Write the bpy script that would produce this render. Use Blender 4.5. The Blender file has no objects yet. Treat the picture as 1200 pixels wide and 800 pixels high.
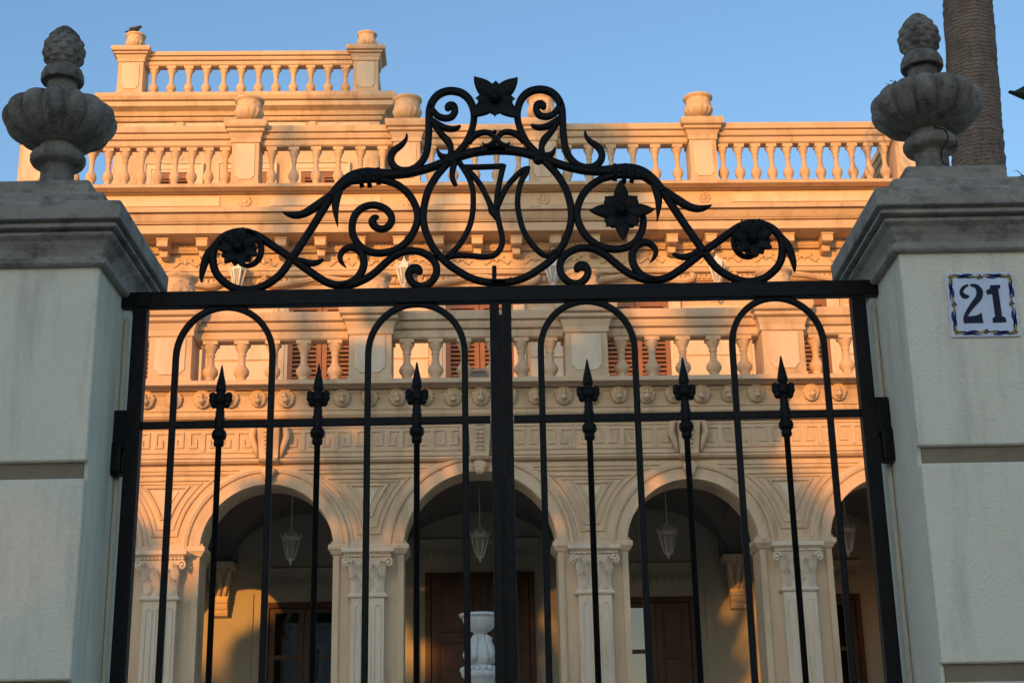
import bpy, math, random
from mathutils import Vector, Matrix
random.seed(7)
PI = math.pi
S = bpy.context.scene
COL = S.collection

# ------------------------------------------------------------------ camera
PITCH, ROLL, YAW = math.radians(18.1), math.radians(-1.12), math.radians(-0.43)
FPX = 1754.0
CAM = Vector((0, 0, 1.6))
RM = Matrix.Rotation(YAW, 3, 'Z') @ Matrix.Rotation(PI/2+PITCH, 3, 'X') @ Matrix.Rotation(ROLL, 3, 'Z')
cd = bpy.data.cameras.new('camera'); cam = bpy.data.objects.new('camera', cd); COL.objects.link(cam)
cam.matrix_world = Matrix.Translation(CAM) @ RM.to_4x4()
cd.sensor_width = 36; cd.lens = FPX/1200*36; cd.clip_start = .05; cd.clip_end = 3000
S.camera = cam

def at(px, py, Y):
    """point of the plane y = Y that the survey measured at this place in the photograph"""
    d = RM @ Vector(((px-600)/FPX, -(py-400)/FPX, -1))
    return CAM + d*(Y/d.y)

# ------------------------------------------------------------------ materials
def nodes(name):
    m = bpy.data.materials.new(name); m.use_nodes = True
    nt = m.node_tree; b = nt.nodes['Principled BSDF']
    return m, nt, b

def rough_mat(name, cols, scale=3, rough=.85, bump=.15, bscale=60, stain=None, stain_amt=.5, spec=.3, dist=.01, streak=(1, 1, .25)):
    """mottled mineral surface: two tone noise, optional darker weather stains, fine bump"""
    m, nt, b = nodes(name)
    N, L = nt.nodes.new, nt.links.new
    oc = N('ShaderNodeTexCoord'); oi = N('ShaderNodeObjectInfo'); sc_ = N('ShaderNodeMath'); sc_.operation = 'MULTIPLY'; sc_.inputs[1].default_value = 37
    tc = N('ShaderNodeVectorMath'); tc.operation = 'ADD'; L(oi.outputs['Random'], sc_.inputs[0]); L(oc.outputs['Object'], tc.inputs[0]); L(sc_.outputs[0], tc.inputs[1])
    n1 = N('ShaderNodeTexNoise'); n1.inputs['Scale'].default_value = scale; n1.inputs['Detail'].default_value = 8; n1.inputs['Roughness'].default_value = .65
    L(tc.outputs[0], n1.inputs['Vector'])
    r = N('ShaderNodeValToRGB'); L(n1.outputs['Fac'], r.inputs['Fac'])
    r.color_ramp.elements[0].position = .3; r.color_ramp.elements[1].position = .7
    r.color_ramp.elements[0].color = (*cols[0], 1); r.color_ramp.elements[1].color = (*cols[1], 1)
    out = r.outputs['Color']
    if stain:
        mp = N('ShaderNodeMapping'); mp.inputs['Scale'].default_value = streak
        L(tc.outputs[0], mp.inputs['Vector'])
        n2 = N('ShaderNodeTexNoise'); n2.inputs['Scale'].default_value = scale*2.3; n2.inputs['Detail'].default_value = 10; n2.inputs['Roughness'].default_value = .7
        L(mp.outputs['Vector'], n2.inputs['Vector'])
        r2 = N('ShaderNodeValToRGB'); r2.color_ramp.elements[0].position = .5; r2.color_ramp.elements[1].position = .72
        L(n2.outputs['Fac'], r2.inputs['Fac'])
        mu = N('ShaderNodeMath'); mu.operation = 'MULTIPLY'; mu.inputs[1].default_value = stain_amt; L(r2.outputs['Color'], mu.inputs[0])
        mx = N('ShaderNodeMix'); mx.data_type = 'RGBA'; L(mu.outputs[0], mx.inputs['Factor'])
        L(out, mx.inputs[6]); mx.inputs[7].default_value = (*stain, 1)
        out = mx.outputs[2]
    L(out, b.inputs['Base Color'])
    b.inputs['Roughness'].default_value = rough; b.inputs['Specular IOR Level'].default_value = spec
    if bump:
        n3 = N('ShaderNodeTexNoise'); n3.inputs['Scale'].default_value = bscale; n3.inputs['Detail'].default_value = 6
        L(tc.outputs[0], n3.inputs['Vector'])
        bp = N('ShaderNodeBump'); bp.inputs['Strength'].default_value = bump; bp.inputs['Distance'].default_value = dist
        L(n3.outputs['Fac'], bp.inputs['Height']); L(bp.outputs['Normal'], b.inputs['Normal'])
    return m

def plain(name, col, rough=.6, spec=.4):
    return rough_mat(name, (tuple(c*.88 for c in col), tuple(min(1, c*1.08) for c in col)), scale=8, rough=rough, bump=.05, bscale=90, spec=spec)

M = {}
M['villa'] = rough_mat('villa_stone', ((.62, .445, .28), (.71, .525, .345)), scale=1.3, bump=.25, bscale=45, stain=(.25, .165, .095), stain_amt=.6, dist=.012)
M['villa_panel'] = rough_mat('villa_pale_stone', ((.69, .55, .395), (.77, .63, .47)), scale=1.7, bump=.2, bscale=45, stain=(.36, .27, .18), stain_amt=.5)
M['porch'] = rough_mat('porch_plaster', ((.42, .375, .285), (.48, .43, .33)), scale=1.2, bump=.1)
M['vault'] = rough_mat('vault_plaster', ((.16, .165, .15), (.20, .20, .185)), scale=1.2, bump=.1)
M['stucco'] = rough_mat('pillar_stucco', ((.80, .71, .54), (.87, .785, .61)), scale=2.5, rough=.95, bump=.55, bscale=95, stain=(.48, .43, .33), stain_amt=.6, dist=.010, streak=(1.6, 1.6, .22))
M['cap'] = rough_mat('cap_concrete', ((.27, .235, .195), (.42, .37, .305)), scale=5, rough=.95, bump=.5, bscale=70, stain=(.045, .04, .036), stain_amt=.9, streak=(.7, .7, 1.2))
M['groove'] = rough_mat('joint_mortar', ((.22, .175, .115), (.30, .24, .16)), scale=8, rough=.95, bump=.5, bscale=80)
M['finial'] = rough_mat('finial_stone', ((.13, .108, .088), (.33, .285, .235)), scale=9, rough=.95, bump=.9, bscale=85, stain=(.03, .027, .024), stain_amt=.9, streak=(1, 1, .5))
M['iron'] = rough_mat('black_iron_paint', ((.004, .004, .004), (.008, .0078, .0075)), scale=20, rough=.55, bump=.35, bscale=130, spec=.16, dist=.003)
M['iron'] = rough_mat('black_iron_paint', ((.003, .003, .003), (.008, .0075, .007)), scale=14, rough=.48, bump=.6, bscale=70, spec=.16, dist=.004, stain=(.045, .023, .012), stain_amt=.2, streak=(1, 1, 1))
M['wood'] = rough_mat('shutter_wood', ((.24, .105, .055), (.32, .15, .085)), scale=4, rough=.6, bump=.1)
M['door'] = rough_mat('door_wood', ((.06, .026, .014), (.105, .045, .023)), scale=5, rough=.45, bump=.1)
M['dark'] = plain('dark_gap', (.012, .011, .011), .9)
M['curtain'] = plain('curtain_cloth', (.45, .38, .30), .9)
M['white'] = plain('white_paint', (.72, .72, .70), .5)
M['grey'] = plain('grey_plastic', (.33, .36, .40), .5)
M['marble'] = rough_mat('white_cast_stone', ((.50, .50, .47), (.64, .64, .61)), scale=7, bump=.4, bscale=70, stain=(.28, .28, .27), stain_amt=.5)
M['lamp'] = plain('lamp_metal', (.86, .83, .77), .5)
M['frost'] = plain('frosted_lamp_glass', (.42, .40, .36), .25)
M['palm'] = rough_mat('palm_bark', ((.13, .095, .075), (.22, .17, .135)), scale=6, rough=.95, bump=.8, bscale=30, stain=(.05, .03, .022), stain_amt=.6)
def bark_rings(m):
    nt = m.node_tree; N, L = nt.nodes.new, nt.links.new; b = nt.nodes['Principled BSDF']
    src = b.inputs['Base Color'].links[0].from_socket
    tc = N('ShaderNodeTexCoord'); wv = N('ShaderNodeTexWave'); wv.bands_direction = 'Z'; wv.inputs['Scale'].default_value = 7.5; wv.inputs['Distortion'].default_value = 6; wv.inputs['Detail'].default_value = 4; wv.inputs['Detail Scale'].default_value = 1.6
    L(tc.outputs['Object'], wv.inputs['Vector'])
    r = N('ShaderNodeValToRGB'); r.color_ramp.elements[0].position = .08; r.color_ramp.elements[1].position = .42; r.color_ramp.elements[0].color = (.55, .53, .52, 1); r.color_ramp.elements[1].color = (1, 1, 1, 1)
    L(wv.outputs['Fac'], r.inputs['Fac']); mx = N('ShaderNodeMix'); mx.data_type = 'RGBA'; mx.blend_type = 'MULTIPLY'; mx.inputs['Factor'].default_value = 1
    L(src, mx.inputs[6]); L(r.outputs['Color'], mx.inputs[7]); L(mx.outputs[2], b.inputs['Base Color'])
bark_rings(M['palm'])
M['leaf'] = rough_mat('green_leaf', ((.018, .03, .010), (.04, .06, .02)), scale=3, rough=.55, bump=0)
M['bark'] = rough_mat('tree_bark', ((.09, .07, .05), (.15, .115, .085)), scale=6, rough=.95, bump=.6, bscale=30)
M['asphalt'] = rough_mat('asphalt', ((.04, .04, .042), (.06, .06, .06)), scale=8, rough=.95, bump=.5, bscale=120)
M['gravel'] = rough_mat('pale_gravel', ((.42, .39, .33), (.55, .51, .44)), scale=30, rough=1, bump=.6, bscale=150)
M['paving'] = rough_mat('paving', ((.38, .355, .31), (.47, .44, .39)), scale=5, rough=.95, bump=.3)
M['lawn'] = rough_mat('lawn', ((.04, .07, .02), (.08, .11, .035)), scale=9, rough=1, bump=.6, bscale=120)
M['road_paint'] = plain('road_paint', (.7, .7, .68), .8)
M['street_wall'] = rough_mat('street_house_plaster', ((.40, .36, .30), (.50, .45, .38)), scale=1, bump=.3, stain=(.25, .22, .19))
M['tile'] = plain('glazed_tile', (.66, .69, .80), .3, .35)
M['tile_blue'] = plain('tile_navy_glaze', (.006, .006, .03), .4, .2)
M['tile_violet'] = plain('tile_violet_glaze', (.03, .032, .15), .4, .2)
M['tile_gold'] = plain('tile_ochre_glaze', (.38, .23, .035), .25, .5)
M['bird'] = plain('bird_feathers', (.05, .042, .04), .8)

def glass_mat():
    m = bpy.data.materials.new('window_glass'); m.use_nodes = True
    nt = m.node_tree; nt.nodes.clear(); N, L = nt.nodes.new, nt.links.new
    o = N('ShaderNodeOutputMaterial'); mx = N('ShaderNodeMixShader'); t = N('ShaderNodeBsdfTransparent'); g = N('ShaderNodeBsdfGlossy'); fr = N('ShaderNodeFresnel')
    t.inputs['Color'].default_value = (.55, .55, .55, 1)
    g.inputs['Roughness'].default_value = .015; fr.inputs['IOR'].default_value = 1.9
    nz = N('ShaderNodeTexNoise'); nz.inputs['Scale'].default_value = 2.2; bp = N('ShaderNodeBump'); bp.inputs['Strength'].default_value = .03
    L(nz.outputs['Fac'], bp.inputs['Height']); L(bp.outputs['Normal'], g.inputs['Normal'])
    L(fr.outputs[0], mx.inputs[0]); L(t.outputs[0], mx.inputs[1]); L(g.outputs[0], mx.inputs[2]); L(mx.outputs[0], o.inputs['Surface'])
    return m
M['glass'] = glass_mat()

# ------------------------------------------------------------------ mesh builder
class MB:
    def __init__(s): s.v = []; s.f = []; s.sm = []
    def add(s, verts, faces, smooth=False):
        o = len(s.v); s.v += [tuple(p) for p in verts]
        for f in faces: s.f.append(tuple(i+o for i in f)); s.sm.append(smooth)
        return s
    def box(s, x0, x1, y0, y1, z0, z1): return s.stack((x0, x1, y0, y1), [(0, z0), (0, z1)])
    def stack(s, rect, prof, smooth=False):
        x0, x1, y0, y1 = rect; V = []; F = []
        for o, z in prof: V += [(x0-o, y0-o, z), (x1+o, y0-o, z), (x1+o, y1+o, z), (x0-o, y1+o, z)]
        for k in range(len(prof)-1):
            for i in range(4): F.append((4*k+i, 4*k+(i+1) % 4, 4*k+4+(i+1) % 4, 4*k+4+i))
        n = 4*(len(prof)-1); F.append((3, 2, 1, 0)); F.append((n, n+1, n+2, n+3))
        return s.add(V, F, smooth)
    def lathe(s, prof, c=(0, 0, 0), n=24, mod=None, smooth=True):
        V = []; F = []
        for j, (r, z) in enumerate(prof):
            for i in range(n):
                a = 2*PI*i/n; rr = r*(mod(a, j, z) if mod else 1)
                V.append((c[0]+rr*math.cos(a), c[1]+rr*math.sin(a), c[2]+z))
        m = len(prof)
        for j in range(m-1):
            for i in range(n): F.append((j*n+i, j*n+(i+1) % n, (j+1)*n+(i+1) % n, (j+1)*n+i))
        F.append(tuple(range(n-1, -1, -1))); F.append(tuple((m-1)*n+i for i in range(n)))
        return s.add(V, F, smooth)
    def sweep2d(s, path, prof, closed=False, smooth=False):
        """path in the XZ plane, prof = closed loop of (in-plane offset, y)"""
        n = len(path); V = []; F = []; k = len(prof)
        P = [Vector((p[0], p[1])) for p in path]
        for i in range(n):
            a = P[i]-P[i-1] if (i > 0 or closed) else P[1]-P[0]
            b = P[(i+1) % n]-P[i] if (i < n-1 or closed) else P[-1]-P[-2]
            a = a.normalized(); b = b.normalized(); t = (a+b)
            t = t.normalized() if t.length > 1e-6 else b
            nrm = Vector((-t.y, t.x)); c = max(.35, nrm.dot(Vector((-b.y, b.x))))
            for o, y in prof: q = P[i]+nrm*(o/c); V.append((q.x, y, q.y))
        for i in range(n if closed else n-1):
            j = (i+1) % n
            for q in range(k): F.append((i*k+q, i*k+(q+1) % k, j*k+(q+1) % k, j*k+q))
        if not closed: F.append(tuple(range(k-1, -1, -1))); F.append(tuple((n-1)*k+q for q in range(k)))
        return s.add(V, F, smooth)
    def tube(s, pts, radii, n=8, smooth=True):
        pts = [Vector(p) for p in pts]; V = []; F = []; up = None
        for i, p in enumerate(pts):
            t = (pts[min(i+1, len(pts)-1)]-pts[max(i-1, 0)]).normalized()
            if up is None: up = Vector((0, 0, 1)) if abs(t.z) < .9 else Vector((0, 1, 0))
            u = (up-t*up.dot(t)).normalized(); w = t.cross(u); up = u
            for k in range(n): a = 2*PI*k/n; V.append(p+(u*math.cos(a)+w*math.sin(a))*radii[i])
        for i in range(len(pts)-1):
            for k in range(n): F.append((i*n+k, i*n+(k+1) % n, (i+1)*n+(k+1) % n, (i+1)*n+k))
        F.append(tuple(range(n-1, -1, -1))); F.append(tuple((len(pts)-1)*n+k for k in range(n)))
        return s.add(V, F, smooth)
    def ell(s, c, r, n=14, m=9, jit=0):
        V = []; F = []
        for j in range(m+1):
            b = -PI/2+PI*j/m
            for i in range(n):
                a = 2*PI*i/n; q = 1+random.uniform(-jit, jit) if jit else 1
                V.append((c[0]+r[0]*math.cos(b)*math.cos(a)*q, c[1]+r[1]*math.cos(b)*math.sin(a)*q, c[2]+r[2]*math.sin(b)*q))
        for j in range(m):
            for i in range(n): F.append((j*n+i, j*n+(i+1) % n, (j+1)*n+(i+1) % n, (j+1)*n+i))
        return s.add(V, F, True)
    def prism(s, poly, y0, y1):
        n = len(poly); V = [(x, y0, z) for x, z in poly]+[(x, y1, z) for x, z in poly]
        F = [tuple(range(n)), tuple(range(2*n-1, n-1, -1))]+[(i, i+n, (i+1) % n+n, (i+1) % n) for i in range(n)]
        return s.add(V, F)
    def mesh(s, name, mat):
        me = bpy.data.meshes.new(name); me.from_pydata(s.v, [], s.f)
        me.polygons.foreach_set('use_smooth', s.sm); me.materials.append(mat); me.update()
        import bmesh
        b = bmesh.new(); b.from_mesh(me); bmesh.ops.recalc_face_normals(b, faces=b.faces); b.to_mesh(me); b.free()
        return me
    def build(s, name, mat, parent=None, bevel=0, loc=None):
        o = bpy.data.objects.new(name, s.mesh(name, M[mat])); COL.objects.link(o)
        if parent: o.parent = parent
        if loc: o.location = loc
        if bevel:
            bv = o.modifiers.new('bevel', 'BEVEL'); bv.width = bevel; bv.segments = 2; bv.limit_method = 'ANGLE'; bv.angle_limit = math.radians(40)
        return o

def cat(pts, n=8, closed=False):
    """Catmull-Rom through tuples"""
    out = []; N = len(pts)
    for i in range(N-1):
        p0, p1, p2, p3 = pts[max(i-1, 0)], pts[i], pts[i+1], pts[min(i+2, N-1)]
        for k in range(n):
            t = k/n
            out.append(tuple(.5*((2*b)+(-a+c)*t+(2*a-5*b+4*c-d)*t*t+(-a+3*b-3*c+d)*t**3) for a, b, c, d in zip(p0, p1, p2, p3)))
    out.append(tuple(pts[-1])); return out

def G(o, z, w=.018, d=.045):
    return [(o, z), (o-d, z+.001), (o-d, z+w-.001), (o, z+w)]

def thing(name, label, cat, loc=(0, 0, 0), rotz=0, group=None):
    o = bpy.data.objects.new(name, None); COL.objects.link(o); o.location = loc; o.rotation_euler = (0, 0, rotz)
    o.empty_display_size = .1
    return tag(o, label, cat, group)
def tag(o, label, cat, group=None):
    o['label'] = label; o['category'] = cat
    if group: o['group'] = group
    return o
def structure(o): o['kind'] = 'structure'; return o
def copy_tree(o, parent=None):
    c = o.copy(); COL.objects.link(c); c.parent = parent
    for ch in list(o.children): copy_tree(ch, c)
    return c
def spawn(proto, loc, label, rotz=None):
    c = copy_tree(proto); c.location = loc; c['label'] = label
    if rotz is not None: c.rotation_euler.z = rotz
    return c

# ------------------------------------------------------------------ ground, street
def sheet(name, x0, x1, y0, y1, z, mat): return structure(MB().add([(x0, y0, z), (x1, y0, z), (x1, y1, z), (x0, y1, z)], [(0, 1, 2, 3)]).build(name, mat))
sheet('ground', -900, 900, -900, 900, -.14, 'lawn')
sheet('road', -120, 120, -8, 1.2, -.136, 'asphalt')
structure(MB().box(-120, 120, 1.2, 5.1, -.2, 0).build('pavement', 'paving'))
structure(MB().box(-120, 120, -11.4, -8, -.2, 0).build('pavement', 'paving'))
structure(MB().box(-14, 14, 5.104, 17.3, -.2, -.004).build('bounce_forecourt', 'gravel'))  # unseen pale court, added to bounce sky light up into the porch
sheet('square', -70, 70, -45.8, -11.45, -.13, 'paving')  # unseen open paving, kept pale to bounce light onto the pillars
for k in range(8): sheet('road_marking', -33+8*k, -30+8*k, -3.46, -3.34, -.132, 'road_paint')

# ------------------------------------------------------------------ gate pillars
PX0, PX1, PY0, PY1 = 1.255, 1.735, 4.39, 4.93
def pillar(sx, label):
    x0, x1 = (PX0, PX1) if sx > 0 else (-PX1, -PX0)
    cx = (x0+x1)/2
    t = thing('gate_pillar', label, 'gate pillar', (cx, (PY0+PY1)/2, 0), 0, 'gate pillars')
    hx, hy = (x1-x0)/2, (PY1-PY0)/2; r = (-hx, hx, -hy, hy)
    g = .05
    zs = [0.0, .68, 1.345, 2.01, 2.655, 3.31]
    for k in range(5):
        z0, z1 = zs[k]+(.026 if k else 0), zs[k+1]-(.026 if k < 4 else 0)
        b = MB(); b.stack((-hx, hx, -hy, -hy+.03), [(-.003, z0), (0, z0+.006), (0, z1-.006), (-.003, z1)]); b.build('stone_course', 'stucco', t, bevel=.006)
    MB().stack((-hx+.0005, hx-.0005, -hy+.029, hy), [(0, 0), (0, 3.308)]).build('shaft', 'stucco', t)
    for k in range(1, 5): MB().stack((-hx+.012, hx-.012, -hy+.020, -hy+.031), [(0, zs[k]-.03), (0, zs[k]+.03)]).build('joint', 'groove', t)
    c = MB(); c.stack(r, [(.004, 3.303), (.016, 3.303), (.025, 3.309), (.025, 3.328), (.008, 3.330), (.008, 3.340), (.014, 3.36), (.028, 3.383), (.046, 3.396), (.046, 3.405), (.032, 3.406), (.032, 3.414), (.060, 3.416), (.060, 3.428), (.048, 3.429), (.048, 3.438), (.072, 3.440), (.074, 3.496), (.066, 3.502), (-.02, 3.506)])
    c.build('cap', 'cap', t, bevel=.004)
    MB().stack(r, [(-.006, 3.50), (-.006, 3.562), (-.016, 3.568)]).build('plinth', 'cap', t, bevel=.006)
    MB().stack(r, [(-.075, 3.562), (-.075, 3.634), (-.08, 3.64)]).build('plinth', 'cap', t, bevel=.006)
    # shallow rebate strip where the gate closes against the pillar
    xs = -hx if sx > 0 else hx
    MB().box(min(xs, xs-sx*.018), max(xs, xs-sx*.018), .06, hy-.02, 0, 3.25).build('gate_stop', 'stucco', t, bevel=.006)
    return t, cx
pl, cxl = pillar(-1, 'rendered gate pillar on the left, without a house number')
pr, cxr = pillar(1, 'rendered gate pillar on the right, bearing the blue number tile')
for sx, nm in ((-1, 'left'), (1, 'right')):
    x0, x1 = (PX1+.002, 14) if sx > 0 else (-14, -PX1-.002)
    w = thing('garden_wall', f'low rendered garden wall running {nm} from the {nm} gate pillar', 'wall', ((x0+x1)/2, 4.66, 0))
    h = (x1-x0)/2
    MB().box(-h, h, -.12, .12, 0, 2.3).build('wall_face', 'stucco', w)
    MB().stack((-h, h, -.12, .12), [(.0, 2.302), (.05, 2.32), (.05, 2.38), (0, 2.42)]).build('coping', 'cap', w)

# ------------------------------------------------------------------ finials
def finial(label, loc, tilt):
    t = thing('stone_finial', label, 'finial', loc, 0, 'finials on the gate pillars')
    t.rotation_euler = tilt
    sm = lambda a, b, u: a+(b-a)*u
    base = [(.066, 0), (.066, .03), (.057, .045), (.055, .115), (.060, .13), (.084, .136), (.092, .15), (.092, .165), (.084, .178), (.068, .184), (.063, .2), (.058, .215)]
    MB().lathe(base, n=40).build('foot', 'finial', t)
    bowl = cat([(.06, .203), (.085, .211), (.118, .224), (.146, .241), (.166, .261), (.178, .285), (.1815, .307), (.177, .328), (.164, .346), (.146, .359), (.12, .368), (.095, .373), (.07, .376)], 4)
    def gad(a, j, z):
        lobe = abs(math.cos(a*7+.35))**.45
        amt = min(1, max(0, (z-.204)/.03))*min(1, max(0, (.376-z)/.022))
        return 1+amt*(.26*lobe-.21)
    MB().lathe(bowl, n=224, mod=gad).build('bowl', 'finial', t)
    neck = [(.075, .35), (.058, .366), (.052, .383), (.050, .445), (.056, .453), (.069, .447), (.073, .455), (.072, .475), (.064, .495), (.05, .508), (.04, .515)]
    MB().lathe(neck, n=36).build('neck', 'finial', t)
    cone = []
    for k in range(34):
        u = k/33; cone.append((max(.002, .073*(math.sin(PI*min(1, .14+.86*u)))**.62*(1-.18*u)), .503+.168*u))
    def scales(a, j, z):
        u = (z-.503)/.168; row = u*7.5; ph = (int(row) % 2)*.5; fx = abs(((a/(2*PI)*9+ph) % 1)-.5)*2; fy = row % 1
        return 1+.15*max(0, 1-fx*fx-((fy-.35)*1.3)**2)-.045
    MB().lathe(cone, n=108, mod=scales).build('pine_cone', 'finial', t)
    return t
FZ = 3.64
fl = finial('weathered urn finial with pine cone top on the left gate pillar', (-1.495, 4.655, FZ), (0, math.radians(-1.3), .4))
fr = finial('cracked urn finial with pine cone top above the number tile pillar', (1.478, 4.655, FZ), (0, math.radians(.3), 0))
# the crack in the right finial's foot
ck = MB(); cz = []
for a, z, r in ((-95, .168, .0605), (-88, .150, .068), (-72, .138, .0870), (-70, .126, .0945), (-68, .112, .0945), (-72, .098, .087), (-74, .088, .061), (-76, .066, .0575), (-70, .052, .0575), (-50, .048, .0575), (-40, .036, .0575)):
    z *= 1.3
    cz.append((r*math.cos(math.radians(a)), r*math.sin(math.radians(a)), z))
ck.tube(cz, [.0022]*len(cz), 5); ck.build('crack', 'dark', fr)
# weed growing on the right bowl
wd = thing('weed', 'tiny weed sprouting from the top of the cracked urn finial', 'weed', (1.478-.125, 4.60, FZ+.350))
st = MB()
for k in range(7):
    a = random.uniform(0, 2*PI); l = random.uniform(.012, .03)
    st.tube([(0, 0, 0), (l*.4*math.cos(a), l*.3*math.sin(a), l*.6), (l*.9*math.cos(a), l*.6*math.sin(a), l)], [.0014, .001, .0005], 4)
st.build('stem', 'leaf', wd)
lf = MB()
for k in range(16):
    a = random.uniform(0, 2*PI); r = random.uniform(.006, .024); z = random.uniform(.008, .03); c = Vector((r*math.cos(a), r*math.sin(a), z))
    d = Vector((random.uniform(-1, 1), random.uniform(-1, 1), random.uniform(-.3, 1))).normalized()*.008; e = d.cross(Vector((.3, 1, .2))).normalized()*.003
    lf.add([c-d, c+e, c+d, c-e], [(0, 1, 2, 3)])
lf.build('foliage', 'leaf', wd)

# ------------------------------------------------------------------ number tile
TX0, TX1, TZ0, TZ1 = 1.392, 1.603, 3.022, 3.232
ty = PY0-.008
tl = thing('house_number_tile', 'glazed tile with blue house number 21 on the right pillar', 'number tile', ((TX0+TX1)/2, ty, (TZ0+TZ1)/2))
h = (TX1-TX0)/2
MB().box(-h, h, 0, .012, -h, h).build('tile_plate', 'tile', tl, bevel=.002)
def tp(u, v): return ((u-.5)*2*h, (.5-v)*2*h)
def stroke(b, pts, ws, y0=-.0015, y1=.001):
    P = [Vector(tp(*p)) for p in pts]; L = []; R = []
    for i, p in enumerate(P):
        t = (P[min(i+1, len(P)-1)]-P[max(0, i-1)]).normalized(); n = Vector((-t.y, t.x))*ws[i]*h
        L.append(p+n); R.append(p-n)
    for i in range(len(P)-1): b.prism([L[i], R[i], R[i+1], L[i+1]], y0, y1)
d2 = MB()   # figure 2, stencil cut: comma + curl + foot
q = cat([(.315, .195, .035), (.245, .235, .05), (.205, .30, .055), (.225, .355, .075), (.265, .375, .07), (.315, .37, .02)])
stroke(d2, [(a, b) for a, b, c in q], [c for a, b, c in q])
q = cat([(.345, .195, .03), (.43, .215, .065), (.475, .29, .095), (.455, .385, .095), (.385, .47, .085), (.30, .57, .07), (.225, .68, .05), (.20, .74, .035)])
stroke(d2, [(a, b) for a, b, c in q], [c for a, b, c in q])
d2.prism([tp(*p) for p in ((.195, .79), (.185, .745), (.24, .685), (.36, .675), (.43, .655), (.465, .625), (.475, .79))][::-1], -.0016, .001)
d2.build('figure', 'tile_blue', tl)
d1 = MB()
d1.prism([tp(*p) for p in ((.645, .205), (.79, .20), (.785, .25), (.755, .27), (.76, .69), (.81, .715), (.815, .785), (.615, .79), (.615, .72), (.66, .69), (.655, .34), (.58, .355), (.575, .28), (.625, .265))][::-1], -.0016, .001)
d1.build('figure', 'tile_blue', tl)
# painted scroll border
def border(mat, phase, amp, w, segs):
    for side in range(4):
        for s0, s1 in segs:
            b = MB()
            pts = []; ws = []
            for k in range(13):
                u = k/12; s = s0+(s1-s0)*u
                o = .058+amp*math.sin(2*PI*(s*2+phase))
                p = ((s, o), (1-o, s), (1-s, 1-o), (o, 1-s))[side]
                pts.append(p); ws.append(w*(.25+math.sin(PI*u)))
            stroke(b, pts, ws, -.0013, .001)
            b.build('painted_border', mat, tl)
border('tile_violet', .0, .020, .05, ((.16, .40), (.60, .84)))
border('tile_gold', .25, .018, .03, ((.03, .20), (.36, .64), (.80, .97)))
border('tile_blue', .5, .024, .02, ((.05, .45), (.55, .95)))
for (u, v) in ((.5, .075), (.925, .5), (.5, .925), (.075, .5)):
    for k in range(5):
        b = MB(); a = 2*PI*k/5; stroke(b, [(u, v), (u+.03*math.cos(a), v+.03*math.sin(a)), (u+.045*math.cos(a), v+.045*math.sin(a))], [.01, .03, .008], -.0017-.0001*k, .001)
        b.build('painted_petal', 'tile_gold' if k % 2 else 'tile_blue', tl)
for (u, v) in ((.07, .07), (.93, .07), (.07, .93), (.93, .93)):
    b = MB(); stroke(b, [(u+.03*math.cos(a*.6), v+.03*math.sin(a*.6)) for a in range(10)], [.02]*10, -.0017, .001); b.build('painted_scroll', 'tile_gold', tl)

# ------------------------------------------------------------------ iron gate
GY = 4.69; UX = 2.95e-3
def bar_mesh(b, pts, depth=.0095, org=(0, 0, 0), nsub=6):
    """flat forged bar along pixel-measured points (px, py, width px) lying in the gate plane"""
    q = cat(pts, nsub); V = []; F = []; K = 8
    P = []
    for x, y, w in q: p = at(x, y, GY); P.append((Vector((p.x-org[0], p.z-org[2])), max(.5, w)*UX*.525))
    return bar_pts(b, P, depth)
def bar_pts(b, P, depth):
    V = []; F = []; K = 8; n = len(P)
    for i, (p, w) in enumerate(P):
        t = (P[min(i+1, n-1)][0]-P[max(i-1, 0)][0]).normalized(); nr = Vector((-t.y, t.x))
        dd = min(depth, w*1.1+.001)
        for k in range(K):
            a = 2*PI*(k+.5)/K; c, s = math.cos(a), math.sin(a)
            V.append((p.x+nr.x*w*c*1.07, dd*s*1.07, p.y+nr.y*w*c*1.07))
    for i in range(n-1):
        for k in range(K): F.append((i*K+k, i*K+(k+1) % K, (i+1)*K+(k+1) % K, (i+1)*K+k))
    F.append(tuple(range(K-1, -1, -1))); F.append(tuple((n-1)*K+k for k in range(K)))
    b.add(V, F, True); return b
OZ = 3.27
ot = thing('gate_overthrow', 'black wrought iron overthrow of scrolls and flowers above the gate', 'iron overthrow', (0, GY, OZ))
XM = -.006
def scr(name, pts, mirror=True, depth=.0095):
    o = bar_mesh(MB(), pts, depth, (0, 0, OZ)).build(name, 'iron', ot)
    if mirror:
        q = cat(pts, 6); P = []
        for x, y, w in q: p = at(x, y, GY); P.append((Vector((2*XM-p.x, p.z-OZ)), max(.5, w)*UX*.525))
        bar_pts(MB(), P, depth).build(name, 'iron', ot)
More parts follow.
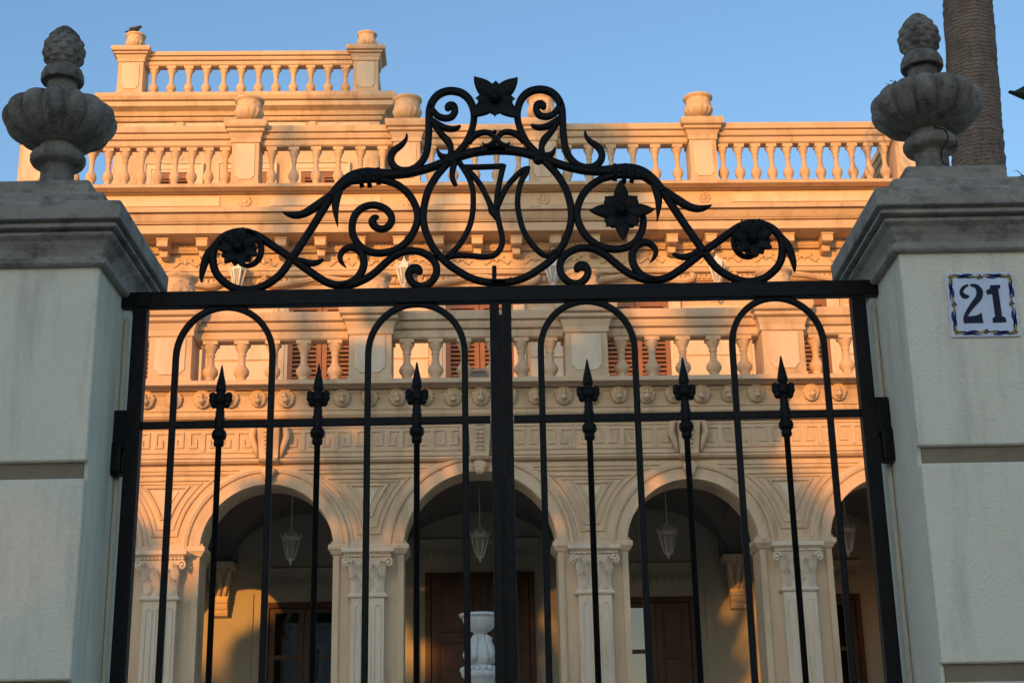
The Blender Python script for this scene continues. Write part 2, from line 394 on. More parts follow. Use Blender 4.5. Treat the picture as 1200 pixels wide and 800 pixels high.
# rail
ra, rb = at(145, 353, GY), at(1025, 338, GY)
MB().box(ra.x-.004, rb.x+.008, -.02, .02, -.001, .052).build('top_rail', 'iron', ot, bevel=.003)
W = 8.6
scr('scroll', [(392, 224, W), (378, 247, W), (365, 268, W), (352, 288, W), (342, 303, W), (329, 321, W), (315, 332, W), (300, 338.5, W), (286, 340, W), (272, 336.5, W), (260, 328, W), (252.5, 318, W), (249.5, 305, W), (250.5, 293, W), (257, 282, W), (267, 275, W), (280, 271.5, W), (293, 273, W), (302, 280, 7), (306, 290, 7), (305, 300, 6.5), (299, 308, 6), (290, 311.5, 5), (281, 309, 4)])
scr('scroll', [(282, 272, 6), (296, 274, W), (307, 279.5, W), (324, 291, W), (342, 303, W), (358, 314.5, W), (373, 325, W), (386, 332, W), (399, 334, W), (412, 330.5, W), (421, 323, W), (426, 312, W), (425.5, 301, W), (419.5, 292.5, W), (410, 290, 8), (402, 294, 7), (398.5, 301, 6), (400.5, 307.5, 4.5), (406, 314, 1)])
scr('leaf_tip', [(251, 287, 5), (244, 298, 9), (239, 311, 8), (236.5, 322, 5.5), (236, 331, 1.5)])
scr('leaf_tip', [(346, 304, 5), (354, 306, 7), (363, 308.5, 7.5), (372, 307.5, 6), (379, 304, 3)])
scr('leaf_tip', [(398, 220, 6), (385, 231, 9), (370, 242, 10), (357, 250, 9), (346, 252.5, 8), (337, 251, 5), (331, 248.5, 1.5)])
scr('leaf_tip', [(397, 222, 10), (393.5, 237, 9), (393.5, 250, 6), (395.8, 266, 1)])
scr('arch_bar', [(388, 230, 9), (398, 219, 12), (410, 209.5, 14), (422, 205, 14.5), (434, 204, 14.5), (447, 204.5, 13), (461, 204.5, 11), (476, 203.5, 10), (491, 200.5, 9.5), (506, 196, 9.5), (521, 190, 9.5), (537, 184, 10), (556, 178.5, 10.5), (578, 176, 10.5), (592, 176.4, 10.5)], depth=.012)
C = 8.2
scr('scroll', [(404, 214, 6), (418, 212, 8), (434, 210, C), (450, 211.5, C), (466, 217, C), (479, 228, C), (487, 242, C), (489.5, 256, C), (486, 269, C), (478.5, 281.5, C), (466, 291.5, C), (452, 296, C), (440, 296.5, C), (429, 293.5, C), (420.5, 287, C), (414, 276, C), (412.8, 264, C), (416.5, 251.5, C), (426, 243, C), (438.5, 240.5, C), (450, 244, C), (457, 250.5, C), (459, 258, C), (455, 265.5, C), (447.5, 268.5, C), (440, 266, C), (436, 260.5, 8.5), (439.5, 256.5, 10), (441, 257.5, 8)], mirror=False)
# right counterpart of that circle ends under the big flower instead of in a spiral
q = []
for x, y, w in cat([(404, 214, 6), (418, 212, 8), (434, 210, C), (450, 211.5, C), (466, 217, C), (479, 228, C), (487, 242, C), (489.5, 256, C), (486, 269, C), (478.5, 281.5, C), (466, 291.5, C), (452, 296, C), (440, 296.5, C), (429, 293.5, C), (420.5, 287, C), (414, 276, C), (412, 265, C), (413, 256, 6), (418, 250, 4)], 6):
    p = at(x, y, GY); q.append((Vector((2*XM-p.x, p.z-OZ)), w*UX*.525))
bar_pts(MB(), q, .0095).build('scroll', 'iron', ot)
# the big middle ring
ring = [(527, 189, C), (520, 196.5, C), (511, 207.5, C), (502.5, 222.5, C), (497.8, 238, C), (496, 254, C), (498, 268, C), (502, 279, C), (508, 291, C), (518, 303, C), (527, 311, C), (536, 317, C), (548, 324, C), (563, 329.5, C), (579, 331.2, C), (592, 331, C)]
scr('ring', ring)
# lower scrolls
scr('scroll', [(399, 335, 6), (412, 333.5, C), (423, 329.5, C), (434, 323.5, C), (445, 314.5, C), (456, 304.5, C), (468, 297, C), (480, 294, C), (492, 295, C), (502.5, 300, C), (509.5, 307.5, C), (511.8, 316, C), (509.5, 325, C), (502, 333, C), (492, 335.5, C), (483, 331, C), (478.8, 322.5, C), (482, 315.5, 9), (487, 315.5, 12), (490, 318.5, 11), (489, 321, 6)])
# crest scrolls
scr('scroll', [(476.6, 157, 2), (476, 163, 4), (470.5, 170, 6.5), (462, 176.5, 8), (458, 184.5, 8), (460, 193, 8), (468, 199, 8), (479, 199.5, 8), (489, 195, 8), (496.5, 186.5, 8), (500.5, 176, 8), (502, 164, 8), (502.6, 152, 8), (502.8, 140, 8.5), (503.8, 128, 9), (508, 117.5, 9), (516, 110, 9.5), (527.5, 106.8, 9.5), (540, 109, 9.5), (549, 116, 9), (554, 126, 8.5), (555.5, 136, 8), (554.5, 146, 7.5), (551, 157.5, 7.5), (544.5, 170, 8), (536, 180, 9), (528, 187, 9)])
scr('scroll', [(503.5, 124, 6), (507.5, 130, 7), (513, 136, 7.5), (521, 138.8, 8), (529, 137.2, 8), (533, 131, 8), (531.5, 125, 9), (528, 124.5, 11), (526, 127, 10), (527, 129, 6)])
scr('leaf_tip', [(504, 138, 4), (512, 145, 7), (521, 150, 7.5), (530, 151.5, 7), (536, 150, 5.5), (539.5, 147.5, 3)])
scr('scroll', [(505, 139, 5), (511, 149, 7), (518, 158.5, 7.5), (525, 166, 8.5), (528.5, 175, 7), (527.5, 185, 8)])
scr('leaf_tip', [(530, 185, 8), (521, 184.5, 8), (515.5, 181.5, 5.5), (512, 174.5, 1.5)])
scr('scroll', [(549, 168, 6), (552.5, 163, 7), (557, 158.8, 7.5), (565, 155.6, 7), (573, 156, 6.5), (578.5, 160.5, 6), (579, 166, 6), (573, 170.5, 5.5), (567.5, 170, 3.5), (565.5, 166.5, 1)])
# the emblem in the ring
def emb(pts): scr('emblem_bar', pts, mirror=False, depth=.008)
E_ = 6.4
emb([(538, 190, E_), (544, 199, E_), (550, 209.5, E_), (554, 223, E_), (554.6, 238, E_), (553.8, 250, E_), (551, 263, E_), (546, 274.5, E_), (539, 286, E_), (530.5, 295.5, E_), (521, 303.5, E_)])
emb([(548, 199, E_), (555, 206.5, E_), (563, 217, E_), (570, 230, E_), (574.5, 240, 7), (577.5, 247, 10), (580, 252.5, 7), (582, 258, 3)])
emb([(540, 196, E_), (555, 196, E_), (572, 195.6, E_), (590, 194.8, E_)])
emb([(590, 193, 7), (588.5, 200, E_), (586, 211, E_), (583.5, 224, E_), (582, 238, E_), (582.8, 251, E_), (585, 262, E_), (587.8, 274, E_), (588.5, 284, E_), (585.5, 293, E_), (578, 299.5, E_), (567, 301, E_), (551, 299.8, E_), (535, 299.5, E_), (522, 302.5, E_)])
emb([(582.5, 246, 5), (585, 238, E_), (589.5, 227.5, E_), (597.5, 214.5, E_), (607.5, 204, E_), (614, 199, E_), (620.5, 195.5, 2.5)])
emb([(620.5, 195.5, 2.5), (617, 202, E_), (612, 210.5, E_), (608, 223, E_), (606.5, 238, E_), (608.5, 253, E_), (613, 269, E_), (620, 282, E_), (629, 292.5, E_), (638, 299, E_), (649, 299, 7)])
emb([(533, 189, 8), (530.5, 199, 7), (530.3, 209, 6), (534, 217.5, 5)])
emb([(579.2, 312, 5), (579.2, 322, 5), (579.2, 330, 5)])
# collars and rivets
for x0, y0, x1, y1 in ((421, 201.5, 424.5, 220), (431, 198, 433.5, 220), (443, 198, 444, 217)):
    for mir in (0, 1):
        a, b_ = at(x0, y0, GY), at(x1, y1, GY); s = -1 if mir else 1; o = 2*XM if mir else 0
        MB().tube([(o+s*a.x, 0, a.z-OZ), (o+s*(a.x+b_.x)/2, -.014, (a.z+b_.z)/2-OZ), (o+s*b_.x, 0, b_.z-OZ)], [.0085, .008, .0085], 8).build('collar', 'iron', ot)
for x, y, r in ((512, 298, 4.5), (528, 188, 7), (343, 303, 5.5), (650, 296, 4.5), (631, 187, 7), (816.5, 296.5, 5.5), (580, 155, 2.5), (580, 172, 3)):
    p = at(x, y, GY); MB().ell((p.x, 0, p.z-OZ), (r*UX, .014, r*UX)).build('rivet', 'iron', ot)

def petal(b, c, ang, L, Wd, lift=.012, tip=.02, base=.0, blunt=False):
    """pointed iron leaf with a raised mid rib, about 3 mm thick"""
    nu, nv = 10, 6; ca, sa = math.cos(ang), math.sin(ang); V = []
    for side in (0, 1):
        for i in range(nu+1):
            u = i/nu
            hw = Wd/2*(math.sin(PI*min(1, u*.93+.07)**.85))**.8*(1 if u < 1 else 0)+.0006
            if blunt: hw = Wd/2*(.35+.65*min(1, u*1.25))*(1-.45*max(0, u-.8)/.2)
            for j in range(nv+1):
                v = j/nv*2-1; l = base+(L-base)*u-(L*.10*u*(math.cos(v*PI*2)*.5+.5) if blunt else 0)*(-1)-(L*.16*v*v*u if blunt else 0)
                y = -(lift*math.sin(PI*u*.8)+tip*u*u)-.008*(1-abs(v))**1.2+.004*math.cos(v*PI*1.5)*u+side*.003
                V.append((c[0]+l*ca-v*hw*sa, c[1]+y, c[2]+l*sa+v*hw*ca))
    F = []; n = (nu+1)*(nv+1)
    for i in range(nu):
        for j in range(nv):
            a = i*(nv+1)+j; F.append((a, a+1, a+nv+2, a+nv+1)); F.append((n+a, n+a+nv+1, n+a+nv+2, n+a+1))
    for i in range(nu):
        for j in (0, nv):
            a = i*(nv+1)+j; F.append((a, a+nv+1, n+a+nv+1, n+a))
    return b.add(V, F, True)
def flower(px, py, big, nb, rot, small, ns, bw=.5, sw=.6, y=-.012, bl=False):
    p = at(px, py, GY); f = MB().ell((p.x, y-.02, p.z-OZ), (.014, .016, .014)).build('flower', 'iron', ot)
    c = (p.x, y, p.z-OZ)
    for k in range(ns): petal(MB(), (c[0], c[1]+.006, c[2]), rot+PI/nb+2*PI*k/ns, small, small*sw, .014, .004, blunt=bl).build('petal', 'iron', f)
    for k in range(nb): petal(MB(), c, rot+2*PI*k/nb, big, big*bw, .012, .012).build('petal', 'iron', f)
    for k in range(6):
        a = k*PI/3; MB().ell((c[0]+.014*math.cos(a), c[1]-.018, c[2]+.014*math.sin(a)), (.006, .008, .006), 8, 6).build('stamen', 'iron', f)
    return f
flower(728, 250.5, .110, 4, PI/2, .072, 4, .47, .80, bl=True)
flower(580.5, 119, .108, 4, PI/4-.04, .064, 4, .56, .62, bl=True)
flower(281, 293.5, .072, 7, PI/2*.3, .064, 7, .62, .75)
flower(881, 282.5, .072, 7, PI/2*.2, .064, 7, .62, .75)
for x, y in ((566, 107), (595, 106), (566, 133), (596, 133)):
    pass

# --- gate leaves
def gx(px, py): return at(px, py, GY).x
def gz(px, py): return at(px, py, GY).z
RZ = 2.868
LB = .12                     # foot of the leaf
def spear(parent, ox, x):
    z = RZ
    b = MB()
    prof = [(.0098, LB+.03), (.0098, z-.075), (.016, z-.072), (.0175, z-.062), (.016, z-.052), (.022, z-.047), (.025, z-.035), (.022, z-.024), (.015, z-.018), (.0165, z+.0), (.0175, z+.02), (.014, z+.026), (.0155, z+.034), (.0135, z+.045), (.0135, z+.054), (.0165, z+.058), (.0120, z+.07)]
    b.lathe(prof, (x-ox, 0, 0), 14); b.build('spear_bar', 'iron', parent)
    t = MB()
    tip = [(.011, z+.062), (.020, z+.07), (.022, z+.085), (.017, z+.098), (.0135, z+.106), (.0165, z+.110), (.0185, z+.116), (.0125, z+.148), (.007, z+.172), (.004, z+.19), (.0022, z+.198), (.001, z+.20)]
    t.lathe(tip, (x-ox, 0, 0), 14)
    o = t.build('spear_head', 'iron', parent)
    MB().ell((x-ox, 0, z+.085), (.019, .0125, .032), 14, 10).build('spear_socket', 'iron', o)
    for s in (-1, 1):
        l = MB()
        for k, (lx, lz, rx, rz) in enumerate(((.026, .096, .0125, .0125), (.025, .083, .0135, .016), (.021, .068, .0115, .015))):
            l.ell((x-ox+s*lx, 0, z+lz), (rx, .0105, rz), 12, 8)
        l.build('spear_lobe', 'iron', o)
def hoop(parent, ox, xa, xb, ztop):
    r = (xb-xa)/2; cx = (xa+xb)/2; pts = [(xa-ox, LB+.03)]
    zs = ztop-r*1.08
    for k in range(25): a = PI-PI*k/24; pts.append((cx-ox+r*math.cos(a), zs+r*1.08*math.sin(a)))
    pts.append((xb-ox, LB+.03))
    MB().sweep2d(pts, [(-.0103, -.006), (-.0065, -.0095), (.0065, -.0095), (.0103, -.006), (.0103, .006), (.0065, .0095), (-.0065, .0095), (-.0103, .006)]).build('hoop_bar', 'iron', parent, bevel=0)
def leaf(sx, label, outer, inner, hoops, spears):
    ox = outer
    t = thing('gate_leaf', label, 'gate leaf', (ox, GY, 0), 0, 'leaves of the iron gate')
    so = -1 if sx < 0 else 1
    MB().box(-.0235, .0235, -.021, .021, LB, OZ-.002).build('stile', 'iron', t, bevel=.003)
    xi = inner-ox
    MB().box(xi-.0155, xi+.0155, -.021, .021, LB, OZ-.002).build('stile', 'iron', t, bevel=.003)
    lo, hi = min(0, xi)+.018, max(0, xi)-.018
    MB().box(lo, hi, -.009, .009, RZ-.012, RZ+.012).build('middle_rail', 'iron', t, bevel=.002)
    MB().box(lo, hi, -.014, .014, LB, LB+.05).build('bottom_rail', 'iron', t, bevel=.002)
    for xa, xb in hoops: hoop(t, ox, xa, xb, OZ-.001)
    for x in spears: spear(t, ox, x)
    s = -so
    for z in (RZ-.02, .55):
        hg = MB().box(min(so*.016, so*.068), max(so*.016, so*.068), -.018, .03, z-.055, z+.07).build('hinge', 'iron', t, bevel=.006)
        k = MB().box(min(so*.03, so*.088), max(so*.03, so*.088), -.024, .034, z-.145, z-.035).build('hinge_barrel', 'iron', hg, bevel=.012)
    return t
hl = [(gx(204, 460), gx(318, 460)), (gx(431, 460), gx(545, 460))]
hr = [(gx(635, 460), gx(746, 460)), (gx(861.5, 455), gx(970, 455))]
sl = [gx(258.5, 470), gx(373, 465), gx(488.5, 460)]
sr = [gx(689, 455), gx(801.5, 450), gx(917, 445)]
gl = leaf(-1, 'left leaf of the black iron gate, hung on the pillar without a number', gx(163.5, 400), -.0215, hl, sl)
gr = leaf(1, 'right leaf of the black iron gate, hung on the pillar with number 21', gx(1009, 400), .0190, hr, sr)
# lock plate joining at the meeting stiles (part of right leaf)
MB().box(.0190-gr.location.x-.046, .0190-gr.location.x+.022, -.026, -.0215, 1.0, 1.22).build('lock_plate', 'iron', gr)
MB().tube([(.0190-gr.location.x-.012, -.03, 1.1), (.0190-gr.location.x-.012, -.07, 1.1), (.0190-gr.location.x+.06, -.075, 1.1)], [.008]*3, 8).build('handle', 'iron', gr)
MB().box(-.0058-gl.location.x, .0033-gl.location.x, -.016, .016, LB, 3.222).build('cover_strip', 'iron', gl)

# ------------------------------------------------------------------ villa
HY = math.radians(1.2)
HX = at(563, 600, 18).x
villa = thing('villa', 'ornate cream stone villa with arcaded porch, balcony and roof balustrades behind the gate', 'villa', (HX, 18, 0), HY)
def hp(b, name, mat='villa', parent=None, bevel=0): return b.build(name, mat, parent or villa, bevel)
def hw(x, y, z): return villa.location+Matrix.Rotation(HY, 3, 'Z') @ Vector((x, y, z))

# --- arcade
PIERS = [-6.3, -3.81, -1.355, 1.355, 3.81, 6.3]
ARCH = [(-5.06, .80), (-2.58, .80), (0, .93), (2.58, .80), (5.06, .80)]
ZS, ZF, ZT, TH = 4.87, 1.9, 6.3, .45
hp(MB().box(-7.2, 7.2, -.6, 14, 0, ZF), 'podium')
hp(MB().box(-6.2, 6.2, TH, 4.2, ZF, ZF+.012), 'porch_bounce_floor', 'gravel')  # unseen pale sheet over the podium, added to lighten the porch from below
for k in range(10): hp(MB().box(-2.6, 2.6, -.6-.3*(10-k), -.6-.3*(9-k)+.002, 0, ZF*(k+1)/11), 'step', 'paving')
aw = MB(); NA = 40
for (cx, r), xl, xr in zip(ARCH, PIERS[:-1], PIERS[1:]):
    pts = [(cx+r*math.cos(PI-PI*k/NA), ZS+r*math.sin(PI*k/NA)) for k in range(NA+1)]
    for y, fl in ((0, 1), (TH, 0)):
        V = [(x, y, z) for x, z in pts]+[(x, y, ZT) for x, z in pts]
        aw.add(V, [(k, k+1, NA+2+k, NA+1+k) for k in range(NA)])
        aw.add([(xl, y, ZF), (cx-r, y, ZF), (cx-r, y, ZS), (cx-r, y, ZT), (xl, y, ZT)], [(0, 1, 2, 3, 4)])
        aw.add([(cx+r, y, ZF), (xr, y, ZF), (xr, y, ZT), (cx+r, y, ZT), (cx+r, y, ZS)], [(0, 1, 2, 3, 4)])
    ip = [(cx-r, ZF)]+pts+[(cx+r, ZF)]
    aw.add([(x, y, z) for y in (0, TH) for x, z in ip], [(k, k+1, len(ip)+k+1, len(ip)+k) for k in range(len(ip)-1)], False)
aw.add([(PIERS[0], 0, ZF), (PIERS[0], TH, ZF), (PIERS[0], TH, ZT), (PIERS[0], 0, ZT)], [(0, 1, 2, 3)])
aw.add([(PIERS[-1], 0, ZF), (PIERS[-1], TH, ZF), (PIERS[-1], TH, ZT), (PIERS[-1], 0, ZT)], [(0, 1, 2, 3)])
arc = hp(aw, 'arcade')
# archivolts
def arcpath(cx, r, n=48, a0=0, a1=PI): return [(cx+r*math.cos(a0+(a1-a0)*k/n), ZS+.115+(r*math.sin(a0+(a1-a0)*k/n))) for k in range(n+1)]
for cx, r in ARCH:
    p = [(cx+(r+.0)*math.cos(PI*k/48), ZS+(r+.0)*math.sin(PI*k/48)) for k in range(49)]
    prof = [(-.005, .002), (-.005, -.05), (-.125, -.05), (-.13, -.035), (-.15, -.035), (-.155, -.065), (-.185, -.075), (-.20, -.06), (-.205, -.03), (-.245, -.022), (-.26, .002)]
    hp(MB().sweep2d(p, prof, False), 'archivolt', parent=arc)
# spandrel mouldings
def span_path(p, d, zb, zt, n=14):
    i = min(range(len(PIERS)), key=lambda k: abs(PIERS[k]-p))
    L = ARCH[i-1] if i > 0 else None; Rr = ARCH[i] if i < len(ARCH) else None
    def xl(z): return L[0]+math.sqrt(max(0, (L[1]+d)**2-(z-ZS)**2)) if L else p-.4
    def xr(z): return Rr[0]-math.sqrt(max(0, (Rr[1]+d)**2-(z-ZS)**2)) if Rr else p+.4
    zz = [zb+(zt-zb)*k/n for k in range(n+1)]
    a = [(xl(z), z) for z in zz]; c = [(xr(z), z) for z in reversed(zz)]
    return a+c
for p in PIERS[1:-1]:
    for d, zb, zt, w, dp in ((.31, 5.06, 5.745, .018, -.028), (.37, 5.14, 5.70, .012, -.02), (.455, 5.27, 5.655, .02, -.03)):
        pa = span_path(p, d, zb, zt)
        if pa[0][0] > pa[-1][0]-.02:
            zb2 = zb
            while True:
                zb2 += .02; pa = span_path(p, d, zb2, zt)
                if pa[0][0] < pa[-1][0]-.03 or zb2 > zt-.1: break
        hp(MB().sweep2d(pa, [(-w, .002), (-w*.5, dp), (w*.5, dp), (w, .002)], True), 'spandrel_moulding', parent=arc)
    pa = span_path(p, .52, 5.36, 5.61); zb2 = 5.36
    while pa[0][0] > pa[-1][0]-.02 and zb2 < 5.56: zb2 += .02; pa = span_path(p, .52, zb2, 5.61)
    hp(MB().prism(pa[::-1], -.014, .002), 'spandrel_panel', 'villa_panel', arc)
# imposts, pilasters, capitals
def capital_meshes():
    ab = MB(); ab.stack((-.30, .30, -.23, .0), [(-.05, 4.735), (-.03, 4.745), (-.03, 4.765), (-.045, 4.77), (0, 4.795), (.012, 4.80), (.012, 4.845), (.0, 4.853)])
    for k in range(13):
        ab.ell((-.27+k*.045, -.205, 4.752), (.017, .02, .017), 8, 6)
    bell = MB(); bell.stack((-.20, .20, -.14, .0), [(.0, 4.33), (.0, 4.42), (.004, 4.52), (.016, 4.62), (.035, 4.69), (.055, 4.735)])
    vol = []
    for s in (-1, 1):
        v = MB(); pts = []; rr = []
        for k in range(22):
            a = k/21*PI*3; r = .062*(1-k/26); pts.append((s*(.255+r*math.cos(a)*.8*(-1)), -.185-.0*k, 4.675+r*math.sin(a))); rr.append(.017*(1-k/40))
        v.tube(pts, rr, 7); v.ell((s*.255, -.185, 4.675), (.022, .03, .022)); vol.append(v)
    leaves = []
    for row, (z0, hgt, xs, wd) in enumerate(((4.335, .20, (-.135, 0, .135), .12), (4.42, .24, (-.07, .07), .11), (4.5, .2, (-.17, .17), .1))):
        for x in xs:
            l = MB(); nu, nv = 9, 8; V = []
            for i in range(nu+1):
                u = i/nu
                for j in range(nv+1):
                    v = j/nv*2-1; hwd = wd/2*(.75+.35*math.sin(PI*u))*(1-.75*u**4)*(1+.12*math.sin(u*22))
                    zq = z0+hgt*u; y = -.148-.07*max(0, (zq-4.40)/.33)**1.4-.02*math.sin(PI*u*.5)-.05*max(0, u-.6)*1.6+.022*v*v-.012*abs(math.sin(v*6))
                    V.append((x+v*hwd, y, z0+hgt*u-.07*max(0, u-.8)))
            l.add(V, [(i*(nv+1)+j, i*(nv+1)+j+1, (i+1)*(nv+1)+j+1, (i+1)*(nv+1)+j) for i in range(nu) for j in range(nv)], True)
            leaves.append(l)
    ring = MB(); ring.stack((-.21, .21, -.145, .0), [(.0, 4.262), (.022, 4.27), (.03, 4.285), (.022, 4.30), (.002, 4.31), (-.005, 4.33)])
    return ab, bell, vol, leaves, ring
ab, bell, vol, leaves, ring_ = capital_meshes()
shaft = MB(); shaft.box(-.198, .198, -.135, .0, ZF+.35, 4.264); shaft.stack((-.198, .198, -.135, 0), [(.07, ZF), (.07, ZF+.22), (.05, ZF+.26), (.02, ZF+.35)])
flutes = []
for fx in (-.12, 0, .12):
    b = MB(); wv = .036; n = 8
    pa = [(fx-wv, ZF+.5)]+[(fx+wv*math.cos(PI-PI*k/n), 4.14+wv*math.sin(PI*k/n)) for k in range(n+1)]+[(fx+wv, ZF+.5)]
    b.sweep2d(pa, [(-.01, -.134), (-.008, -.147), (.008, -.147), (.01, -.134)], True); flutes.append(b)
def fold(m, name, mat='villa'): return m.mesh(name, M[mat])
me_sh, me_ab, me_be, me_ri = fold(shaft, 'shaft', 'villa_panel'), fold(ab, 'abacus', 'villa_panel'), fold(bell, 'bell', 'villa_panel'), fold(ring_, 'neck_ring', 'villa_panel')
me_vo = [fold(v, 'volute', 'villa_panel') for v in vol]; me_lv = [fold(v, 'acanthus_leaf', 'villa_panel') for v in leaves]; me_fl = [fold(v, 'flute', 'villa_panel') for v in flutes]
def put(name, me, parent, loc=(0, 0, 0)):
    o = bpy.data.objects.new(name, me); COL.objects.link(o); o.parent = parent; o.location = loc; return o
for i, p in enumerate(PIERS):
    x = p
    c = put('capital', me_be, villa, (x, 0, 0)); put('abacus', me_ab, c); put('neck_ring', me_ri, c)
    for v in me_vo: put('volute', v, c)
    for l in me_lv: put('acanthus_leaf', l, c)
    s = put('pilaster', me_sh, villa, (x, 0, 0))
    for f in me_fl: put('flute', f, s)
    lo = ARCH[i-1][0]+ARCH[i-1][1] if i > 0 else p-.4; hi = ARCH[i][0]-ARCH[i][1] if i < 5 else p+.4
    hp(MB().stack((lo, hi, 0, TH), [(.004, 4.80), (.02, 4.81), (.03, 4.83), (.05, 4.86), (.06, 4.865), (.06, 4.91), (.055, 4.925), (.03, 4.93), (.03, 4.955), (.012, 4.97)]), 'impost', parent=arc)
    for s2, e in ((1, hi), (-1, lo)):     # narrow raised edge beside each opening
        hp(MB().box(min(e, e-s2*.075), max(e, e-s2*.075), -.03, .002, ZF, 4.79), 'pier_edge', parent=arc)

# --- portico entablature (lofted mouldings), greek key, lions
RECT = (-6.45, 6.45, 0.0, TH)
ENP = [(.004, 5.80), (.02, 5.80), (.035, 5.815), (.035, 5.835)]+G(.022, 5.84)+[(.022, 5.915), (.03, 5.916)]+G(.05, 5.92, .014)+[(.06, 5.935), (.095, 5.96), (.095, 5.985)]+G(.055, 5.99, .016)+[(.05, 6.035), (.03, 6.04), (.03, 6.405)]+G(.03, 6.405, .014)+[(.06, 6.425), (.09, 6.45), (.09, 6.475)]+G(.07, 6.48, .02)+[(.10, 6.53), (.10, 6.58), (.12, 6.585), (.13, 6.66), (.165, 6.76), (.21, 6.805)]+G(.21, 6.806, .018, .05)+[(.25, 6.826), (.29, 6.835), (.29, 6.872), (.30, 6.88), (.30, 6.905), (.28, 6.915)]
ent = hp(MB().stack(RECT, ENP), 'entablature')
for x0, x1 in ((-6.446, -6.1), (6.1, 6.446)): hp(MB().stack((x0, x1, .8, 4.28), ENP), 'side_entablature', parent=ent)
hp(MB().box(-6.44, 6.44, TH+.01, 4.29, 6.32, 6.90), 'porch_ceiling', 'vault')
def key_module(b, x0, wd, z0, hgt, flip):
    def P(u, v): u = 1-u if flip else u; return (x0+u*wd, z0+v*hgt)
    pr = [(-.0125, -.028), (-.0125, -.050), (.0125, -.050), (.0125, -.028)]
    b.sweep2d([P(.06, 0), P(.06, .94), P(.78, .94), P(.78, .26), (P(.42, .26)), P(.42, .62)], pr)
    b.sweep2d([P(-.0, .0), P(1.0, .0)], pr)
    b.sweep2d([P(-.0, 1.13), P(1.0, 1.13)], [(-.006, -.028), (-.006, -.045), (.006, -.045), (.006, -.028)])
for (cx, r), xl, xr in zip(ARCH, PIERS[:-1], PIERS[1:]):
    g = MB(); a0, a1 = xl, cx-.20; n = max(1, round((a1-a0)/.2)); w = (a1-a0)/n
    for k in range(n): key_module(g, a0+k*w, w, 6.085, .26, k % 2)
    hp(g, 'greek_key', parent=ent); g = MB()
    a0, a1 = cx+.20, xr; n = max(1, round((a1-a0)/.2)); w = (a1-a0)/n
    for k in range(n): key_module(g, a0+k*w, w, 6.085, .26, (k+1) % 2)
    hp(g, 'greek_key', parent=ent)
# keystones
ks = MB(); ks.add(*[None, None]) if False else None
ksb = MB()
prof = [(-.10, 5.92), (-.16, 5.93), (-.185, 5.96), (-.13, 5.975), (-.125, 6.02), (-.135, 6.10), (-.16, 6.2), (-.20, 6.3), (-.215, 6.36), (-.20, 6.40), (-.15, 6.43), (-.08, 6.44)]
for sw, pr in ((.085, prof),):
    V = []; F = []; n = len(pr)
    for x in (-1, 1): V += [(x*sw*(1.0+.25*(z-5.92)/.5), y, z) for y, z in pr]+[(x*sw, .0, 6.44), (x*sw, .0, 5.92)]
    m = n+2
    F = [tuple(range(m-1, -1, -1)), tuple(range(m, 2*m))]+[(i, (i+1) % m, m+(i+1) % m, m+i) for i in range(m)]
    ksb.add(V, F)
me_ks = fold(ksb, 'keystone')
bd = []
for k in range(7):
    z = 6.34-k*.048; y = -.205+k*.0125; bd.append(MB().ell((0, y, z), (.026-.0015*k, .022, .021), 9, 7))
beads = MB()
for k in range(7):
    z = 6.34-k*.048; y = -.208+k*.0125; beads.ell((-.024, y, z), (.022-.001*k, .022, .016), 8, 6); beads.ell((.024, y, z), (.022-.001*k, .022, .016), 8, 6)
beads.ell((0, -.215, 6.395), (.045, .04, .045), 10, 8)
me_bd = fold(beads, 'husk_drop')
acs = []
for s in (-1, 1):
    a = MB(); a.tube([(s*.09, -.09, 6.40), (s*.15, -.11, 6.36), (s*.165, -.10, 6.25), (s*.13, -.09, 6.12), (s*.11, -.08, 6.0)], [.03, .035, .036, .028, .012], 8); acs.append(fold(a, 'side_leaf'))
dl = MB(); dl.ell((0, -.10, 5.86), (.075, .06, .075), 12, 8, .06); dl.ell((0, -.115, 5.80), (.05, .045, .06), 10, 8, .06)
me_dl = fold(dl, 'drop_leaf')
for cx, r in ARCH:
    dz = (r-.93)*.45
    k = put('keystone', me_ks, villa, (cx, 0, 0)); k.scale = (1.3, 1.2, 1); put('husk_drop', me_bd, k); put('drop_leaf', me_dl, k, (0, 0, dz*.8))
    for a in acs: put('side_leaf', a, k)
# lion masks on the gutter moulding
lm = MB(); NL = 14
for k in range(NL):
    a = 2*PI*k/NL+.2; q = 1.12 if math.sin(a) > 0 else .95
    lm.ell((.073*math.cos(a)*q, -.012, .078*math.sin(a)*q), (.036, .032, .036), 8, 6, .08)
lm.ell((0, -.02, 0), (.075, .045, .085), 14, 10)
me_lm = fold(lm, 'lion_mask')
fc = MB(); fc.ell((0, -.065, -.018), (.040, .045, .040), 12, 8); fc.ell((0, -.07, .03), (.020, .035, .045), 10, 8); fc.ell((-.03, -.055, .03), (.024, .018, .012), 8, 6); fc.ell((.03, -.055, .03), (.024, .018, .012), 8, 6); fc.ell((0, -.075, -.055), (.022, .022, .015), 8, 6)
me_fc = fold(fc, 'muzzle')
ey = MB(); ey.ell((0, -.088, -.044), (.022, .014, .008), 10, 6)
me_ey = fold(ey, 'open_mouth', 'dark')
for k in range(37):
    x = (k-18)*.343+.02; l = put('lion_mask', me_lm, villa, (x, -.165, 6.72)); l.rotation_euler = (.25+random.uniform(-.08, .08), random.uniform(-.10, .10), random.uniform(-.06, .06)); l.scale = (random.uniform(.93, 1.06),)*3
    put('muzzle', me_fc, l); put('open_mouth', me_ey, l)

